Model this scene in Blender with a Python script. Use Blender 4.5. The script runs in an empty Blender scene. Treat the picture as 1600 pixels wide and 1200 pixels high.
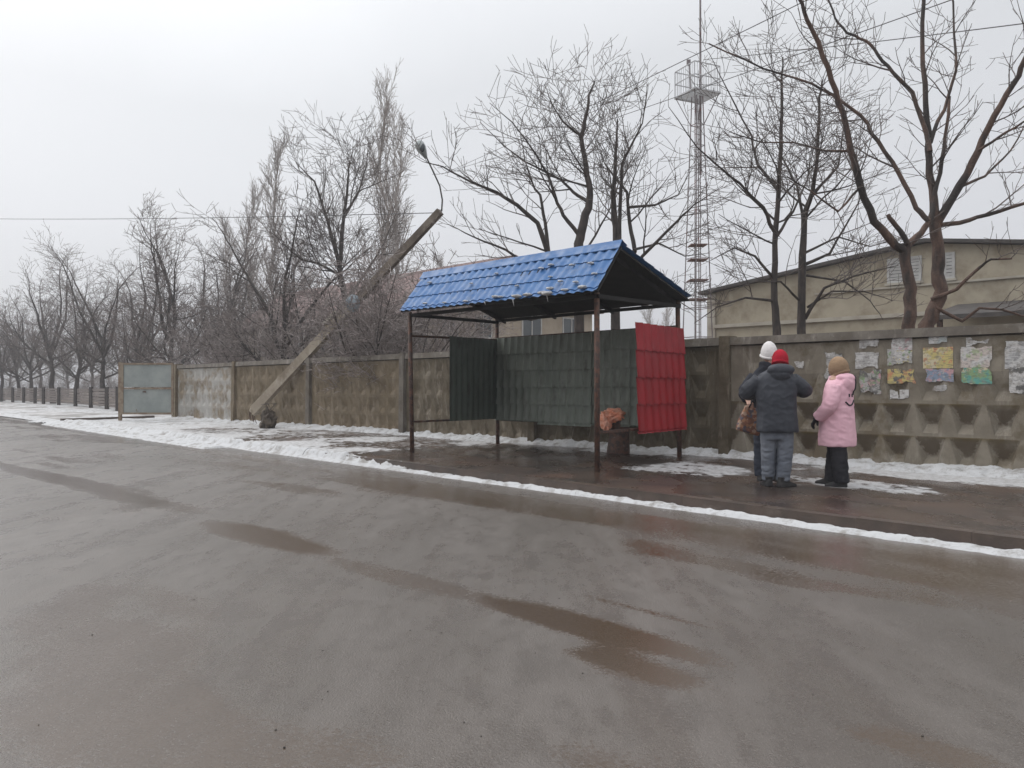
import bpy, bmesh, math, random
import numpy as np
from mathutils import Vector, Matrix, noise as mnoise

# ------------------------------------------------------------------ camera, world, sun, exposure
SC = bpy.context.scene
COL = SC.collection
F, CX, HY, CZ = 1230.0, 800.0, 606.0, 1.37      # focal length in photo pixels, centre, horizon row, eye height
R2 = math.sqrt(0.5)

cam_d = bpy.data.cameras.new('camera')
cam = bpy.data.objects.new('camera', cam_d)
COL.objects.link(cam)
cam.location = (0, 0, CZ)
cam.rotation_euler = (math.radians(90) + math.atan(6 / F), 0, 0)
cam_d.sensor_width = 36
cam_d.lens = 36 * F / 1600
cam_d.clip_end = 2000
cam_d.clip_start = 0.05
SC.camera = cam

SUN_EL, SUN_AZ = math.radians(48), math.radians(-60)     # behind cloud, to the left
W = bpy.data.worlds.new('World')
SC.world = W
W.use_nodes = True
nt = W.node_tree
nt.nodes.clear()
w_out = nt.nodes.new('ShaderNodeOutputWorld')
sky = nt.nodes.new('ShaderNodeTexSky')
sky.sky_type = 'NISHITA'
sky.sun_disc = False
sky.sun_elevation = SUN_EL
sky.sun_rotation = SUN_AZ
sky.dust_density = 4.0
hs = nt.nodes.new('ShaderNodeHueSaturation')
hs.inputs['Saturation'].default_value = 0.15
nt.links.new(sky.outputs[0], hs.inputs['Color'])
bg1 = nt.nodes.new('ShaderNodeBackground')
bg1.inputs['Strength'].default_value = 0.05
nt.links.new(hs.outputs[0], bg1.inputs['Color'])
tc = nt.nodes.new('ShaderNodeTexCoord')
sep = nt.nodes.new('ShaderNodeSeparateXYZ')
nt.links.new(tc.outputs['Generated'], sep.inputs[0])
nz = nt.nodes.new('ShaderNodeTexNoise')
nz.inputs['Scale'].default_value = 2.2
nz.inputs['Detail'].default_value = 4
nt.links.new(tc.outputs['Generated'], nz.inputs['Vector'])
mz = nt.nodes.new('ShaderNodeMath'); mz.operation = 'MULTIPLY_ADD'
mz.inputs[1].default_value = 0.16; mz.inputs[2].default_value = -0.08
nt.links.new(nz.outputs[0], mz.inputs[0])
ad = nt.nodes.new('ShaderNodeMath'); ad.operation = 'ADD'
nt.links.new(sep.outputs['Z'], ad.inputs[0]); nt.links.new(mz.outputs[0], ad.inputs[1])
mx = nt.nodes.new('ShaderNodeMath'); mx.operation = 'MULTIPLY_ADD'   # cloud is thinner to the left
mx.inputs[1].default_value = -0.10
nt.links.new(sep.outputs['X'], mx.inputs[0]); nt.links.new(ad.outputs[0], mx.inputs[2])
rp = nt.nodes.new('ShaderNodeValToRGB')
rp.color_ramp.elements[0].position = 0.0
rp.color_ramp.elements[0].color = (0.53, 0.535, 0.575, 1)
rp.color_ramp.elements[1].position = 1.0
rp.color_ramp.elements[1].color = (1.55, 1.58, 1.62, 1)
e = rp.color_ramp.elements.new(0.36); e.color = (0.57, 0.585, 0.61, 1)
nt.links.new(mx.outputs[0], rp.inputs[0])
bg2 = nt.nodes.new('ShaderNodeBackground')
bg2.inputs['Strength'].default_value = 1.0
nt.links.new(rp.outputs[0], bg2.inputs['Color'])
ash = nt.nodes.new('ShaderNodeAddShader')
nt.links.new(bg1.outputs[0], ash.inputs[0]); nt.links.new(bg2.outputs[0], ash.inputs[1])
nt.links.new(ash.outputs[0], w_out.inputs[0])

sun_d = bpy.data.lights.new('sun', 'SUN')
sun_d.energy = 0.6
sun_d.angle = math.radians(35)
sun_d.color = (1.0, 0.96, 0.90)
sun = bpy.data.objects.new('sun', sun_d)
COL.objects.link(sun)
sun.rotation_euler = (math.radians(90) - SUN_EL, 0, -SUN_AZ + math.pi)
SC.view_settings.view_transform = 'Standard'
SC.view_settings.look = 'None'
SC.view_settings.exposure = 0.0
SC.view_settings.gamma = 1.0

# ------------------------------------------------------------------ helpers
def P(x, y, Y):                       # photo pixel at forward distance Y -> world
    return Vector(((x - CX) / F * Y, Y, CZ + (HY - y) / F * Y))
def FD(s, d, z=0.0):                  # street frame: s along the kerb (away, left), d across it
    return Vector((R2 * (d - s), R2 * (d + s), z))
def pd(x, y, d):
    k = (x - CX) / F
    return P(x, y, d / R2 / (1 + k))
def Gp(x, y, z=0.12):
    return P(x, y, F * (CZ - z) / (y - HY))
def s_of(p): return R2 * (p.y - p.x)
def d_of(p): return R2 * (p.y + p.x)
def px_s(x, d):
    k = (x - CX) / F
    return d * (1 - k) / (1 + k)

def _hash(xi, yi, seed):
    n = (xi.astype(np.int64) * 374761393 + yi.astype(np.int64) * 668265263 + seed * 974711) & 0xffffffff
    n = ((n ^ (n >> 13)) * 1274126177) & 0xffffffff
    n = ((n ^ (n >> 16)) * 2246822519) & 0xffffffff
    return (n & 0xffff) / 65535.0
def vnoise(x, y, seed=0):
    x = np.asarray(x, float); y = np.asarray(y, float)
    xi = np.floor(x); yi = np.floor(y); fx = x - xi; fy = y - yi
    fx = fx * fx * (3 - 2 * fx); fy = fy * fy * (3 - 2 * fy)
    a = _hash(xi, yi, seed); b = _hash(xi + 1, yi, seed); c = _hash(xi, yi + 1, seed); d = _hash(xi + 1, yi + 1, seed)
    return (a * (1 - fx) + b * fx) * (1 - fy) + (c * (1 - fx) + d * fx) * fy
def fbm(x, y, seed=0, oct=4):
    t = 0; amp = 0.5; tot = 0
    for i in range(oct):
        t = t + amp * vnoise(x * 2 ** i, y * 2 ** i, seed + i * 17); tot += amp; amp *= 0.5
    return t / tot
def sst(a, b, x):
    t = np.clip((x - a) / (b - a), 0, 1)
    return t * t * (3 - 2 * t)

def mesh_np(name, V, quads=None, tris=None, smooth=False):
    V = np.asarray(V, np.float32)
    me = bpy.data.meshes.new(name)
    me.vertices.add(len(V)); me.vertices.foreach_set('co', V.ravel())
    idx = []; starts = []; tot = 0
    if quads is not None and len(quads):
        q = np.asarray(quads, np.int32); idx.append(q.ravel()); starts.append(np.arange(len(q)) * 4); tot = q.size
    if tris is not None and len(tris):
        t = np.asarray(tris, np.int32); idx.append(t.ravel()); starts.append(tot + np.arange(len(t)) * 3)
    idx = np.concatenate(idx).astype(np.int32); starts = np.concatenate(starts).astype(np.int32)
    me.loops.add(len(idx)); me.loops.foreach_set('vertex_index', idx)
    me.polygons.add(len(starts)); me.polygons.foreach_set('loop_start', starts)
    me.update(calc_edges=True)
    if smooth: me.polygons.foreach_set('use_smooth', np.ones(len(starts), bool))
    return me

class MB:
    """collects shapes (world coordinates) that become ONE mesh"""
    def __init__(self): self.v = []; self.f = []; self.smooth = False
    def add(self, vs, fs):
        o = len(self.v); self.v += [tuple(x) for x in vs]; self.f += [tuple(i + o for i in q) for q in fs]; return self
    def hexa(self, b, t):             # four bottom + four top corners, same winding
        return self.add(list(b) + list(t), [(3, 2, 1, 0), (4, 5, 6, 7), (0, 1, 5, 4), (1, 2, 6, 5), (2, 3, 7, 6), (3, 0, 4, 7)])
    def fbox(self, s0, s1, d0, d1, z0, z1):       # box in the street frame
        b = [FD(s0, d0, z0), FD(s0, d1, z0), FD(s1, d1, z0), FD(s1, d0, z0)]
        t = [FD(s0, d0, z1), FD(s0, d1, z1), FD(s1, d1, z1), FD(s1, d0, z1)]
        return self.hexa(b, t)
    def box(self, c, sx, sy, sz):
        c = Vector(c)
        b = [c + Vector((x * sx / 2, y * sy / 2, -sz / 2)) for x, y in ((-1, -1), (1, -1), (1, 1), (-1, 1))]
        t = [p + Vector((0, 0, sz)) for p in b]
        return self.hexa(b, t)
    def bar(self, a, b, w, h=None, up=(0, 0, 1)):
        a = Vector(a); b = Vector(b); h = h or w
        t = (b - a).normalized(); u = Vector(up)
        if abs(t.dot(u)) > 0.95: u = Vector((R2, R2, 0))
        x = t.cross(u).normalized(); y = x.cross(t).normalized()
        q = [x * (i * w / 2) + y * (j * h / 2) for i, j in ((-1, -1), (1, -1), (1, 1), (-1, 1))]
        return self.hexa([a + k for k in q], [b + k for k in q])
    def tube(self, pts, r, n=8, cap=True):
        pts = [Vector(p) for p in pts]
        rr = r if isinstance(r, (list, tuple)) else [r] * len(pts)
        ref = None; rings = []
        for i, p in enumerate(pts):
            t = (pts[min(i + 1, len(pts) - 1)] - pts[max(i - 1, 0)]).normalized()
            if ref is None:
                ref = Vector((0, 0, 1)) if abs(t.z) < 0.9 else Vector((1, 0, 0))
            x = (ref - t * ref.dot(t)).normalized(); y = t.cross(x); ref = x
            rings.append([p + (x * math.cos(a) + y * math.sin(a)) * rr[i] for a in [2 * math.pi * k / n for k in range(n)]])
        o = len(self.v)
        for g in rings: self.v += [tuple(q) for q in g]
        for i in range(len(pts) - 1):
            for k in range(n):
                a = o + i * n + k; b = o + i * n + (k + 1) % n
                self.f.append((a, b, b + n, a + n))
        if cap:
            self.f.append(tuple(o + k for k in reversed(range(n))))
            self.f.append(tuple(o + (len(pts) - 1) * n + k for k in range(n)))
        return self
    def loft(self, rings, n=24, power=2.0):      # rings: (cx, cy, cz, rx, ry[, rot])
        o = len(self.v)
        for g in rings:
            cx, cy, cz, rx, ry = g[:5]; rot = g[5] if len(g) > 5 else 0
            for k in range(n):
                a = 2 * math.pi * k / n; c, s_ = math.cos(a), math.sin(a)
                c = math.copysign(abs(c) ** (2 / power), c); s_ = math.copysign(abs(s_) ** (2 / power), s_)
                x, y = c * rx, s_ * ry
                self.v.append((cx + x * math.cos(rot) - y * math.sin(rot), cy + x * math.sin(rot) + y * math.cos(rot), cz))
        m = len(rings)
        for i in range(m - 1):
            for k in range(n):
                a = o + i * n + k; b = o + i * n + (k + 1) % n
                self.f.append((a, b, b + n, a + n))
        self.f.append(tuple(o + k for k in reversed(range(n))))
        self.f.append(tuple(o + (m - 1) * n + k for k in range(n)))
        return self
    def ball(self, c, rx, ry, rz, nu=16, nv=10, fn=None):
        o = len(self.v); c = Vector(c)
        for j in range(nv + 1):
            th = math.pi * j / nv
            for i in range(nu):
                ph = 2 * math.pi * i / nu
                p = Vector((math.sin(th) * math.cos(ph), math.sin(th) * math.sin(ph), -math.cos(th)))
                k = fn(p) if fn else 1.0
                self.v.append((c.x + p.x * rx * k, c.y + p.y * ry * k, c.z + p.z * rz * k))
        for j in range(nv):
            for i in range(nu):
                a = o + j * nu + i; b = o + j * nu + (i + 1) % nu
                self.f.append((a, b, b + nu, a + nu))
        return self
    def mesh(self, name):
        me = bpy.data.meshes.new(name)
        me.from_pydata(self.v, [], self.f)
        me.update()
        if self.smooth: me.polygons.foreach_set('use_smooth', [True] * len(me.polygons))
        return me

ROOTLOC = {}
def tag(o, label=None, cat=None, group=None, kind=None):
    if label: o['label'] = label
    if cat: o['category'] = cat
    if group: o['group'] = group
    if kind: o['kind'] = kind
    return o
def thing(name, label, cat, loc=(0, 0, 0), rotz=0, group=None):
    o = bpy.data.objects.new(name, None); COL.objects.link(o)
    o.location = loc; o.rotation_euler = (0, 0, rotz); o.empty_display_size = 0.3
    ROOTLOC[o.name] = Vector(loc)
    return tag(o, label, cat, group)
def obj(name, shape, mat, parent=None, local=False, label=None, smooth=None):
    """links one mesh; world coordinates are moved into the parent's frame unless local"""
    me = shape.mesh(name) if isinstance(shape, MB) else shape
    if smooth is not None: me.polygons.foreach_set('use_smooth', [smooth] * len(me.polygons))
    o = bpy.data.objects.new(name, me); COL.objects.link(o)
    me.materials.append(mat)
    if parent is not None:
        root = ROOTLOC.get(parent.name, Vector((0, 0, 0)))
        if not local: me.transform(Matrix.Translation(-root))
        o.parent = parent; ROOTLOC[o.name] = root
    if label: o['label'] = label
    return o
def solo(name, shape, mat, label, cat, base=None, group=None, kind=None, smooth=None):
    """top-level thing that is a single mesh; origin at its base"""
    me = shape.mesh(name) if isinstance(shape, MB) else shape
    if base is not None: me.transform(Matrix.Translation(-Vector(base)))
    if smooth is not None: me.polygons.foreach_set('use_smooth', [smooth] * len(me.polygons))
    o = bpy.data.objects.new(name, me); COL.objects.link(o); me.materials.append(mat)
    if base is not None: o.location = base
    return tag(o, label, cat, group, kind)
def dup(root, loc, rotz=0, scale=1.0, label=None, group=None):
    r = root.copy(); COL.objects.link(r); r.location = loc; r.rotation_euler = (0, 0, rotz)
    r.scale = (scale, scale, scale) if not isinstance(scale, tuple) else scale
    if label: r['label'] = label
    if group: r['group'] = group
    for ch in list(root.children):
        c = ch.copy(); COL.objects.link(c); c.parent = r
        for g in list(ch.children):
            q = g.copy(); COL.objects.link(q); q.parent = c
    return r

def fuse(mb, voxel=.012, it=4, fold=0.0, fs=9.0, seed=0, zfold=1.0, fac=.5):
    me = mb.mesh('tmp'); bm = bmesh.new(); bm.from_mesh(me); bmesh.ops.recalc_face_normals(bm, faces=bm.faces); bm.to_mesh(me); bm.free()
    o = bpy.data.objects.new('tmp', me); COL.objects.link(o)
    m = o.modifiers.new('r', 'REMESH'); m.mode = 'VOXEL'; m.voxel_size = voxel
    if it: m2 = o.modifiers.new('s', 'SMOOTH'); m2.iterations = it; m2.factor = fac
    dg = bpy.context.evaluated_depsgraph_get(); dg.update()
    new = bpy.data.meshes.new_from_object(o.evaluated_get(dg))
    bpy.data.objects.remove(o)
    new.materials.clear()
    if fold:
        nn = [v.normal.copy() for v in new.vertices]
        for v, n in zip(new.vertices, nn):
            c = v.co
            w = mnoise.noise(Vector((c.x * fs, c.y * fs, c.z * fs * zfold + seed))) + .5 * mnoise.noise(Vector((c.x * fs * 2.3, c.y * fs * 2.3, c.z * fs * 2.3 * zfold + seed + 7)))
            w = (1 - abs(w) * 1.6)
            v.co = c + n * (fold * w)
    new.polygons.foreach_set('use_smooth', [True] * len(new.polygons))
    return new

# ------------------------------------------------------------------ materials
class NT:
    def __init__(self, name):
        self.m = bpy.data.materials.new(name); self.m.use_nodes = True
        self.t = self.m.node_tree; self.b = self.t.nodes['Principled BSDF']
        self.tc = self.t.nodes.new('ShaderNodeTexCoord')
    def n(self, kind, **kw):
        x = self.t.nodes.new('ShaderNode' + kind)
        for k, v in kw.items():
            if k in x.inputs: x.inputs[k].default_value = v
            else: setattr(x, k, v)
        return x
    def l(self, a, b): self.t.links.new(a, b)
    def noise(self, scale, detail=6, rough=0.6, stretch=None, rot=0, dist=0.0, coord='Object'):
        src = self.tc.outputs[coord]
        if stretch or rot:
            mp = self.n('Mapping'); mp.inputs['Scale'].default_value = stretch or (1, 1, 1); mp.inputs['Rotation'].default_value = (0, 0, rot)
            self.l(src, mp.inputs[0]); src = mp.outputs[0]
        x = self.n('TexNoise'); x.inputs['Scale'].default_value = scale; x.inputs['Detail'].default_value = detail
        x.inputs['Roughness'].default_value = rough; x.inputs['Distortion'].default_value = dist
        self.l(src, x.inputs['Vector']); return x.outputs[0]
    def ramp(self, src, lo, hi, a=0.0, b=1.0):
        x = self.n('MapRange', interpolation_type='SMOOTHSTEP'); x.inputs[1].default_value = lo; x.inputs[2].default_value = hi
        x.inputs[3].default_value = a; x.inputs[4].default_value = b
        self.l(src, x.inputs[0]); return x.outputs[0]
    def mix(self, fac, a, b):
        x = self.n('Mix', data_type='RGBA')
        for v, s in ((fac, x.inputs[0]), (a, x.inputs[6]), (b, x.inputs[7])):
            if isinstance(v, (int, float)): s.default_value = v
            elif isinstance(v, tuple): s.default_value = v + (1,) if len(v) == 3 else v
            else: self.l(v, s)
        return x.outputs[2]
    def math(self, op, a, b=None, clamp=False):
        x = self.n('Math', operation=op, use_clamp=clamp)
        for v, s in ((a, x.inputs[0]), (b, x.inputs[1])):
            if v is None: continue
            if isinstance(v, (int, float)): s.default_value = v
            else: self.l(v, s)
        return x.outputs[0]
    def attr(self, name):
        x = self.n('Attribute'); x.attribute_name = name; return x.outputs['Fac']
    def set(self, **kw):
        for k, v in kw.items():
            s = self.b.inputs[{'color': 'Base Color', 'rough': 'Roughness', 'metal': 'Metallic', 'spec': 'Specular IOR Level', 'ior': 'IOR', 'coat': 'Coat Weight', 'coatr': 'Coat Roughness', 'sheen': 'Sheen Weight', 'trans': 'Transmission Weight', 'sss': 'Subsurface Weight', 'normal': 'Normal'}[k]]
            if isinstance(v, (int, float)): s.default_value = v
            elif isinstance(v, tuple): s.default_value = v + (1,) if len(v) == 3 else v
            else: self.l(v, s)
        return self
    def bump(self, src, strength, dist=0.01):
        x = self.n('Bump'); x.inputs['Distance'].default_value = dist
        if isinstance(strength, (int, float)): x.inputs['Strength'].default_value = strength
        else: self.l(strength, x.inputs['Strength'])
        self.l(src, x.inputs['Height']); self.l(x.outputs[0], self.b.inputs['Normal'])

def simple(name, c1, c2, scale=6, rough=0.8, lo=0.35, hi=0.65, bump=0.2, bscale=40, bdist=0.01, metal=0.0, stretch=None, spec=0.5, c3=None, s3=1.5, l3=0.5, h3=0.65, rot=0, sheen=0):
    k = NT(name)
    col = k.mix(k.ramp(k.noise(scale, stretch=stretch, rot=rot), lo, hi), c1, c2)
    if c3: col = k.mix(k.ramp(k.noise(s3, 7, 0.65, stretch=stretch), l3, h3), col, c3)
    k.set(color=col, rough=rough, metal=metal, spec=spec, sheen=sheen)
    if bump: k.bump(k.noise(bscale, 5), bump, bdist)
    return k.m

def concrete(name, base, dark, light, moss, seed, paint=0.0, cell=None):
    k = NT(name)
    mp = k.n('Mapping'); mp.inputs['Location'].default_value = (seed * 3.7, seed * 1.3, seed * 2.1); k.l(k.tc.outputs['Object'], mp.inputs[0])
    def nz(sc, det=6, ro=0.6, st=None):
        x = k.n('TexNoise'); x.inputs['Scale'].default_value = sc; x.inputs['Detail'].default_value = det; x.inputs['Roughness'].default_value = ro
        if st:
            m2 = k.n('Mapping'); m2.inputs['Scale'].default_value = st; k.l(mp.outputs[0], m2.inputs[0]); k.l(m2.outputs[0], x.inputs['Vector'])
        else: k.l(mp.outputs[0], x.inputs['Vector'])
        return x.outputs[0]
    col = k.mix(k.ramp(nz(2.2, 7, 0.65), 0.35, 0.65), base, dark)
    col = k.mix(k.math('MULTIPLY', k.ramp(nz(5.5, 6, 0.7, (1, 1, 0.22)), 0.5, 0.68), 0.75), col, light)     # streaks running down
    col = k.mix(k.math('MULTIPLY', k.ramp(nz(1.3, 8, 0.7), 0.5, 0.62), 0.75), col, moss)
    col = k.mix(k.math('MULTIPLY', k.ramp(nz(16, 4, 0.6, (1, 1, 0.05)), 0.60, 0.66), 0.55), col, dark)
    col = k.mix(k.math('MULTIPLY', k.ramp(nz(8, 6, 0.75), 0.66, 0.69), 0.7), col, light)
    if paint: col = k.mix(k.math('MULTIPLY', k.ramp(nz(1.1, 7, 0.7), 0.5 - 0.12 * paint, 0.58), 0.85), col, (0.42, 0.41, 0.39))
    if cell:                       # ragged brown darkening over each dimple's upper facet, moss line along its top edge
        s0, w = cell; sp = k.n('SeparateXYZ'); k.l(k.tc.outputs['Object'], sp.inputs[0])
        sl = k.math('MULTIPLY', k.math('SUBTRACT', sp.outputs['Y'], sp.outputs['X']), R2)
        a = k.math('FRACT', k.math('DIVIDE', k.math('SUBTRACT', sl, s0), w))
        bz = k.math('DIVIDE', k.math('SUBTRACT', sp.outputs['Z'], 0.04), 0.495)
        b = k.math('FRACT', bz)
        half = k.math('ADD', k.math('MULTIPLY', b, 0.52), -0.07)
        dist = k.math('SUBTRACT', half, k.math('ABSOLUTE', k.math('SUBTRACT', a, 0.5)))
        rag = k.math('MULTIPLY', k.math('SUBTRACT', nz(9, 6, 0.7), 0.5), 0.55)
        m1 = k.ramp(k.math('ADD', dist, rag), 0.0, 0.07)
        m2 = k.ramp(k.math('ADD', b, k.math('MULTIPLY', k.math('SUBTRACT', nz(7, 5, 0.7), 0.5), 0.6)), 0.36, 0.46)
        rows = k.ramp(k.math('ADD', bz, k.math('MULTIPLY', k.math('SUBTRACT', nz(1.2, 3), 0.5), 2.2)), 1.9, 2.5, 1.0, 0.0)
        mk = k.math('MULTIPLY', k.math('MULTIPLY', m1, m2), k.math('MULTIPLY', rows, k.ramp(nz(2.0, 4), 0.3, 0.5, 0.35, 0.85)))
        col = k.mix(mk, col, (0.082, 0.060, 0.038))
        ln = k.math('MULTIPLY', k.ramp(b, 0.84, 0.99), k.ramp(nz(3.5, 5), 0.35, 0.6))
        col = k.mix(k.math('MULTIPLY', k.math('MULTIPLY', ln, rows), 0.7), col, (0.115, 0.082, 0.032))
    k.set(color=col, rough=k.ramp(nz(3, 4), 0.3, 0.7, 0.55, 0.9), spec=0.35)
    k.bump(nz(55, 6, 0.7), 0.45, 0.012)
    return k.m

MAT = {}
MAT['bark'] = simple('bark', (0.028, 0.022, 0.020), (0.080, 0.060, 0.050), 9, 0.75, 0.35, 0.7, 0.6, 45, 0.02, stretch=(1, 1, 0.3))
MAT['bark_red'] = simple('bark_reddish', (0.080, 0.044, 0.031), (0.150, 0.088, 0.063), 9, 0.7, 0.35, 0.7, 1.0, 38, 0.03, stretch=(1, 1, 0.3), c3=(0.028, 0.021, 0.018), s3=1.8, l3=0.45, h3=0.60)
MAT['twig'] = simple('twig', (0.075, 0.058, 0.051), (0.15, 0.122, 0.11), 3, 0.55, bump=0)
MAT['twig_red'] = simple('twig_reddish', (0.060, 0.042, 0.036), (0.13, 0.098, 0.086), 3, 0.5, bump=0)
MAT['twig_pale'] = simple('twig_pale', (0.24, 0.205, 0.185), (0.40, 0.36, 0.335), 2, 0.7, bump=0)
MAT['twig_frost'] = simple('twig_frosted', (0.14, 0.11, 0.10), (0.32, 0.275, 0.26), 4, 0.5, bump=0)
MAT['bark_pale'] = simple('bark_pale', (0.21, 0.18, 0.155), (0.34, 0.30, 0.27), 4, 0.8, bump=0.4, bscale=20, stretch=(1, 1, .3))
MAT['twig_mid'] = simple('twig_mid', (0.10, 0.078, 0.070), (0.20, 0.163, 0.148), 2, 0.7, bump=0)
MAT['rust'] = simple('rusty_pipe', (0.045, 0.026, 0.021), (0.115, 0.052, 0.032), 14, 0.7, 0.4, 0.62, 0.5, 90, 0.004, c3=(0.16, 0.11, 0.085), s3=6, l3=0.58, h3=0.68)
MAT['dark_steel'] = simple('dark_steel', (0.03, 0.028, 0.028), (0.06, 0.045, 0.04), 9, 0.6, bump=0.2)
MAT['conc'] = concrete('concrete_grey', (0.235, 0.205, 0.16), (0.165, 0.14, 0.105), (0.33, 0.30, 0.255), (0.115, 0.088, 0.052), 1)
MAT['conc_dark'] = concrete('concrete_mossy', (0.14, 0.115, 0.08), (0.085, 0.066, 0.042), (0.27, 0.23, 0.18), (0.075, 0.055, 0.03), 5)
MAT['conc_tan'] = concrete('concrete_tan', (0.185, 0.145, 0.095), (0.13, 0.098, 0.06), (0.26, 0.21, 0.155), (0.10, 0.073, 0.042), 9)
MAT['conc_paint'] = concrete('concrete_whitewashed', (0.24, 0.19, 0.13), (0.16, 0.125, 0.08), (0.34, 0.29, 0.23), (0.14, 0.10, 0.06), 12, paint=1.0)
MAT['coping'] = concrete('coping_concrete', (0.17, 0.15, 0.125), (0.105, 0.09, 0.075), (0.29, 0.26, 0.23), (0.10, 0.082, 0.06), 3)
MAT['pole'] = concrete('pole_concrete', (0.37, 0.315, 0.245), (0.28, 0.235, 0.18), (0.48, 0.43, 0.36), (0.18, 0.14, 0.10), 7)

def painted(name, c1, c2, rough=0.38, dirt=(0.05, 0.04, 0.03)):
    k = NT(name)
    col = k.mix(k.ramp(k.noise(1.6, 5), 0.3, 0.7), c1, c2)
    col = k.mix(k.math('MULTIPLY', k.ramp(k.noise(7, 7, 0.7, stretch=(1, 1, 0.25)), 0.50, 0.70), 0.6), col, dirt)
    k.set(color=col, rough=k.ramp(k.noise(5, 5), 0.3, 0.7, rough - 0.08, rough + 0.2), spec=0.5)
    k.bump(k.noise(3, 3), 0.15, 0.02)
    return k.m
MAT['blue'] = painted('blue_roof_paint', (0.024, 0.112, 0.30), (0.036, 0.135, 0.335), 0.45, (0.14, 0.18, 0.25))
MAT['green'] = painted('green_sheet_paint', (0.155, 0.178, 0.148), (0.20, 0.222, 0.188), 0.5)
MAT['green_dark'] = painted('dark_green_sheet_paint', (0.082, 0.106, 0.086), (0.105, 0.13, 0.106), 0.5)
MAT['red'] = painted('red_sheet_paint', (0.31, 0.008, 0.016), (0.24, 0.008, 0.014), 0.42, (0.20, 0.01, 0.012))
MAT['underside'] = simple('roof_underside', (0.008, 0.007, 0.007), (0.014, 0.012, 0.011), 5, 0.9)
MAT['gate'] = simple('gate_grey_paint', (0.21, 0.235, 0.225), (0.29, 0.31, 0.295), 1.2, 0.55, bump=0.2, bscale=15, c3=(0.15, 0.10, 0.06), s3=4, l3=0.62, h3=0.72)
MAT['gate_frame'] = simple('gate_frame', (0.26, 0.215, 0.16), (0.17, 0.11, 0.07), 5, 0.7)
MAT['plank'] = simple('weathered_plank', (0.12, 0.098, 0.09), (0.20, 0.17, 0.155), 3, 0.85, stretch=(1, 1, 6))
MAT['plank_post'] = simple('dark_plank_post', (0.045, 0.038, 0.036), (0.07, 0.058, 0.052), 5, 0.85)
MAT['plaster'] = simple('plaster', (0.41, 0.36, 0.275), (0.35, 0.305, 0.23), 0.9, 0.9, bump=0.3, bscale=12, c3=(0.22, 0.18, 0.125), s3=0.55, l3=0.46, h3=0.68)
MAT['plaster_house'] = simple('plaster_house', (0.40, 0.34, 0.27), (0.30, 0.25, 0.19), 0.7, 0.9, bump=0.2, bscale=12)
MAT['ledge'] = simple('ledge', (0.42, 0.39, 0.33), (0.34, 0.30, 0.25), 2, 0.85)
MAT['roof_red'] = simple('red_tile_roof', (0.165, 0.105, 0.098), (0.22, 0.155, 0.145), 0.8, 0.85, bump=0.3, bscale=6)
MAT['roof_felt'] = simple('roof_felt', (0.05, 0.045, 0.042), (0.08, 0.07, 0.065), 3, 0.9)
MAT['white'] = simple('white_frame', (0.46, 0.46, 0.45), (0.38, 0.37, 0.36), 4, 0.5, bump=0)
k = NT('window_glass'); k.set(color=(0.05, 0.06, 0.065), rough=0.08, spec=0.6); MAT['glass'] = k.m
MAT['snow'] = None
k = NT('snow')
col = k.mix(k.ramp(k.noise(4, 8, 0.75), 0.46, 0.66), (0.56, 0.565, 0.575), (0.30, 0.285, 0.27))
col = k.mix(k.math('MULTIPLY', k.ramp(k.noise(22, 7, 0.8), 0.57, 0.68), 0.85), col, (0.17, 0.14, 0.115))
k.set(color=col, rough=0.7, spec=0.3, sss=0.0); k.bump(k.noise(30, 7, 0.7), 0.7, 0.03); MAT['snow'] = k.m
MAT['cable'] = simple('cable', (0.06, 0.06, 0.065), (0.09, 0.09, 0.09), 3, 0.6, bump=0)
MAT['tower'] = simple('tower_paint', (0.16, 0.13, 0.135), (0.25, 0.225, 0.23), 1.2, 0.6, bump=0.1, c3=(0.20, 0.07, 0.06), s3=2.0, l3=0.55, h3=0.65)
MAT['tower_plate'] = simple('tower_plate_paint', (0.15, 0.085, 0.075), (0.22, 0.13, 0.12), 3, 0.7)
MAT['tower_rail'] = simple('tower_rail_paint', (0.52, 0.53, 0.55), (0.42, 0.42, 0.43), 2, 0.6, bump=0)
MAT['lamp'] = simple('lamp_metal', (0.30, 0.33, 0.33), (0.40, 0.43, 0.43), 4, 0.45, metal=0.3)
MAT['stone'] = simple('gravel', (0.03, 0.027, 0.025), (0.08, 0.07, 0.06), 5, 0.8)

# ------------------------------------------------------------------ ground, road, kerb, pavement
def edge(s): return 6.98 + 0.05 * s       # foot of the snow along the road's edge
FENCE_D = 12.90

def sd_grid(name, s0, s1, ds, dfun0, dfun1, nd, zfun):
    S = np.arange(s0, s1 + ds * 0.5, ds); T = np.linspace(0, 1, nd)
    SS, TT = np.meshgrid(S, T, indexing='ij')
    DD = dfun0(SS) + (dfun1(SS) - dfun0(SS)) * TT
    Z = zfun(SS, DD)
    V = np.stack([R2 * (DD - SS), R2 * (DD + SS), Z], -1).reshape(-1, 3)
    ns, n2 = SS.shape
    I = np.arange(ns * n2).reshape(ns, n2)
    Q = np.stack([I[:-1, :-1], I[:-1, 1:], I[1:, 1:], I[1:, :-1]], -1).reshape(-1, 4)
    return V, Q[:, ::-1], SS, DD

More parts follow.
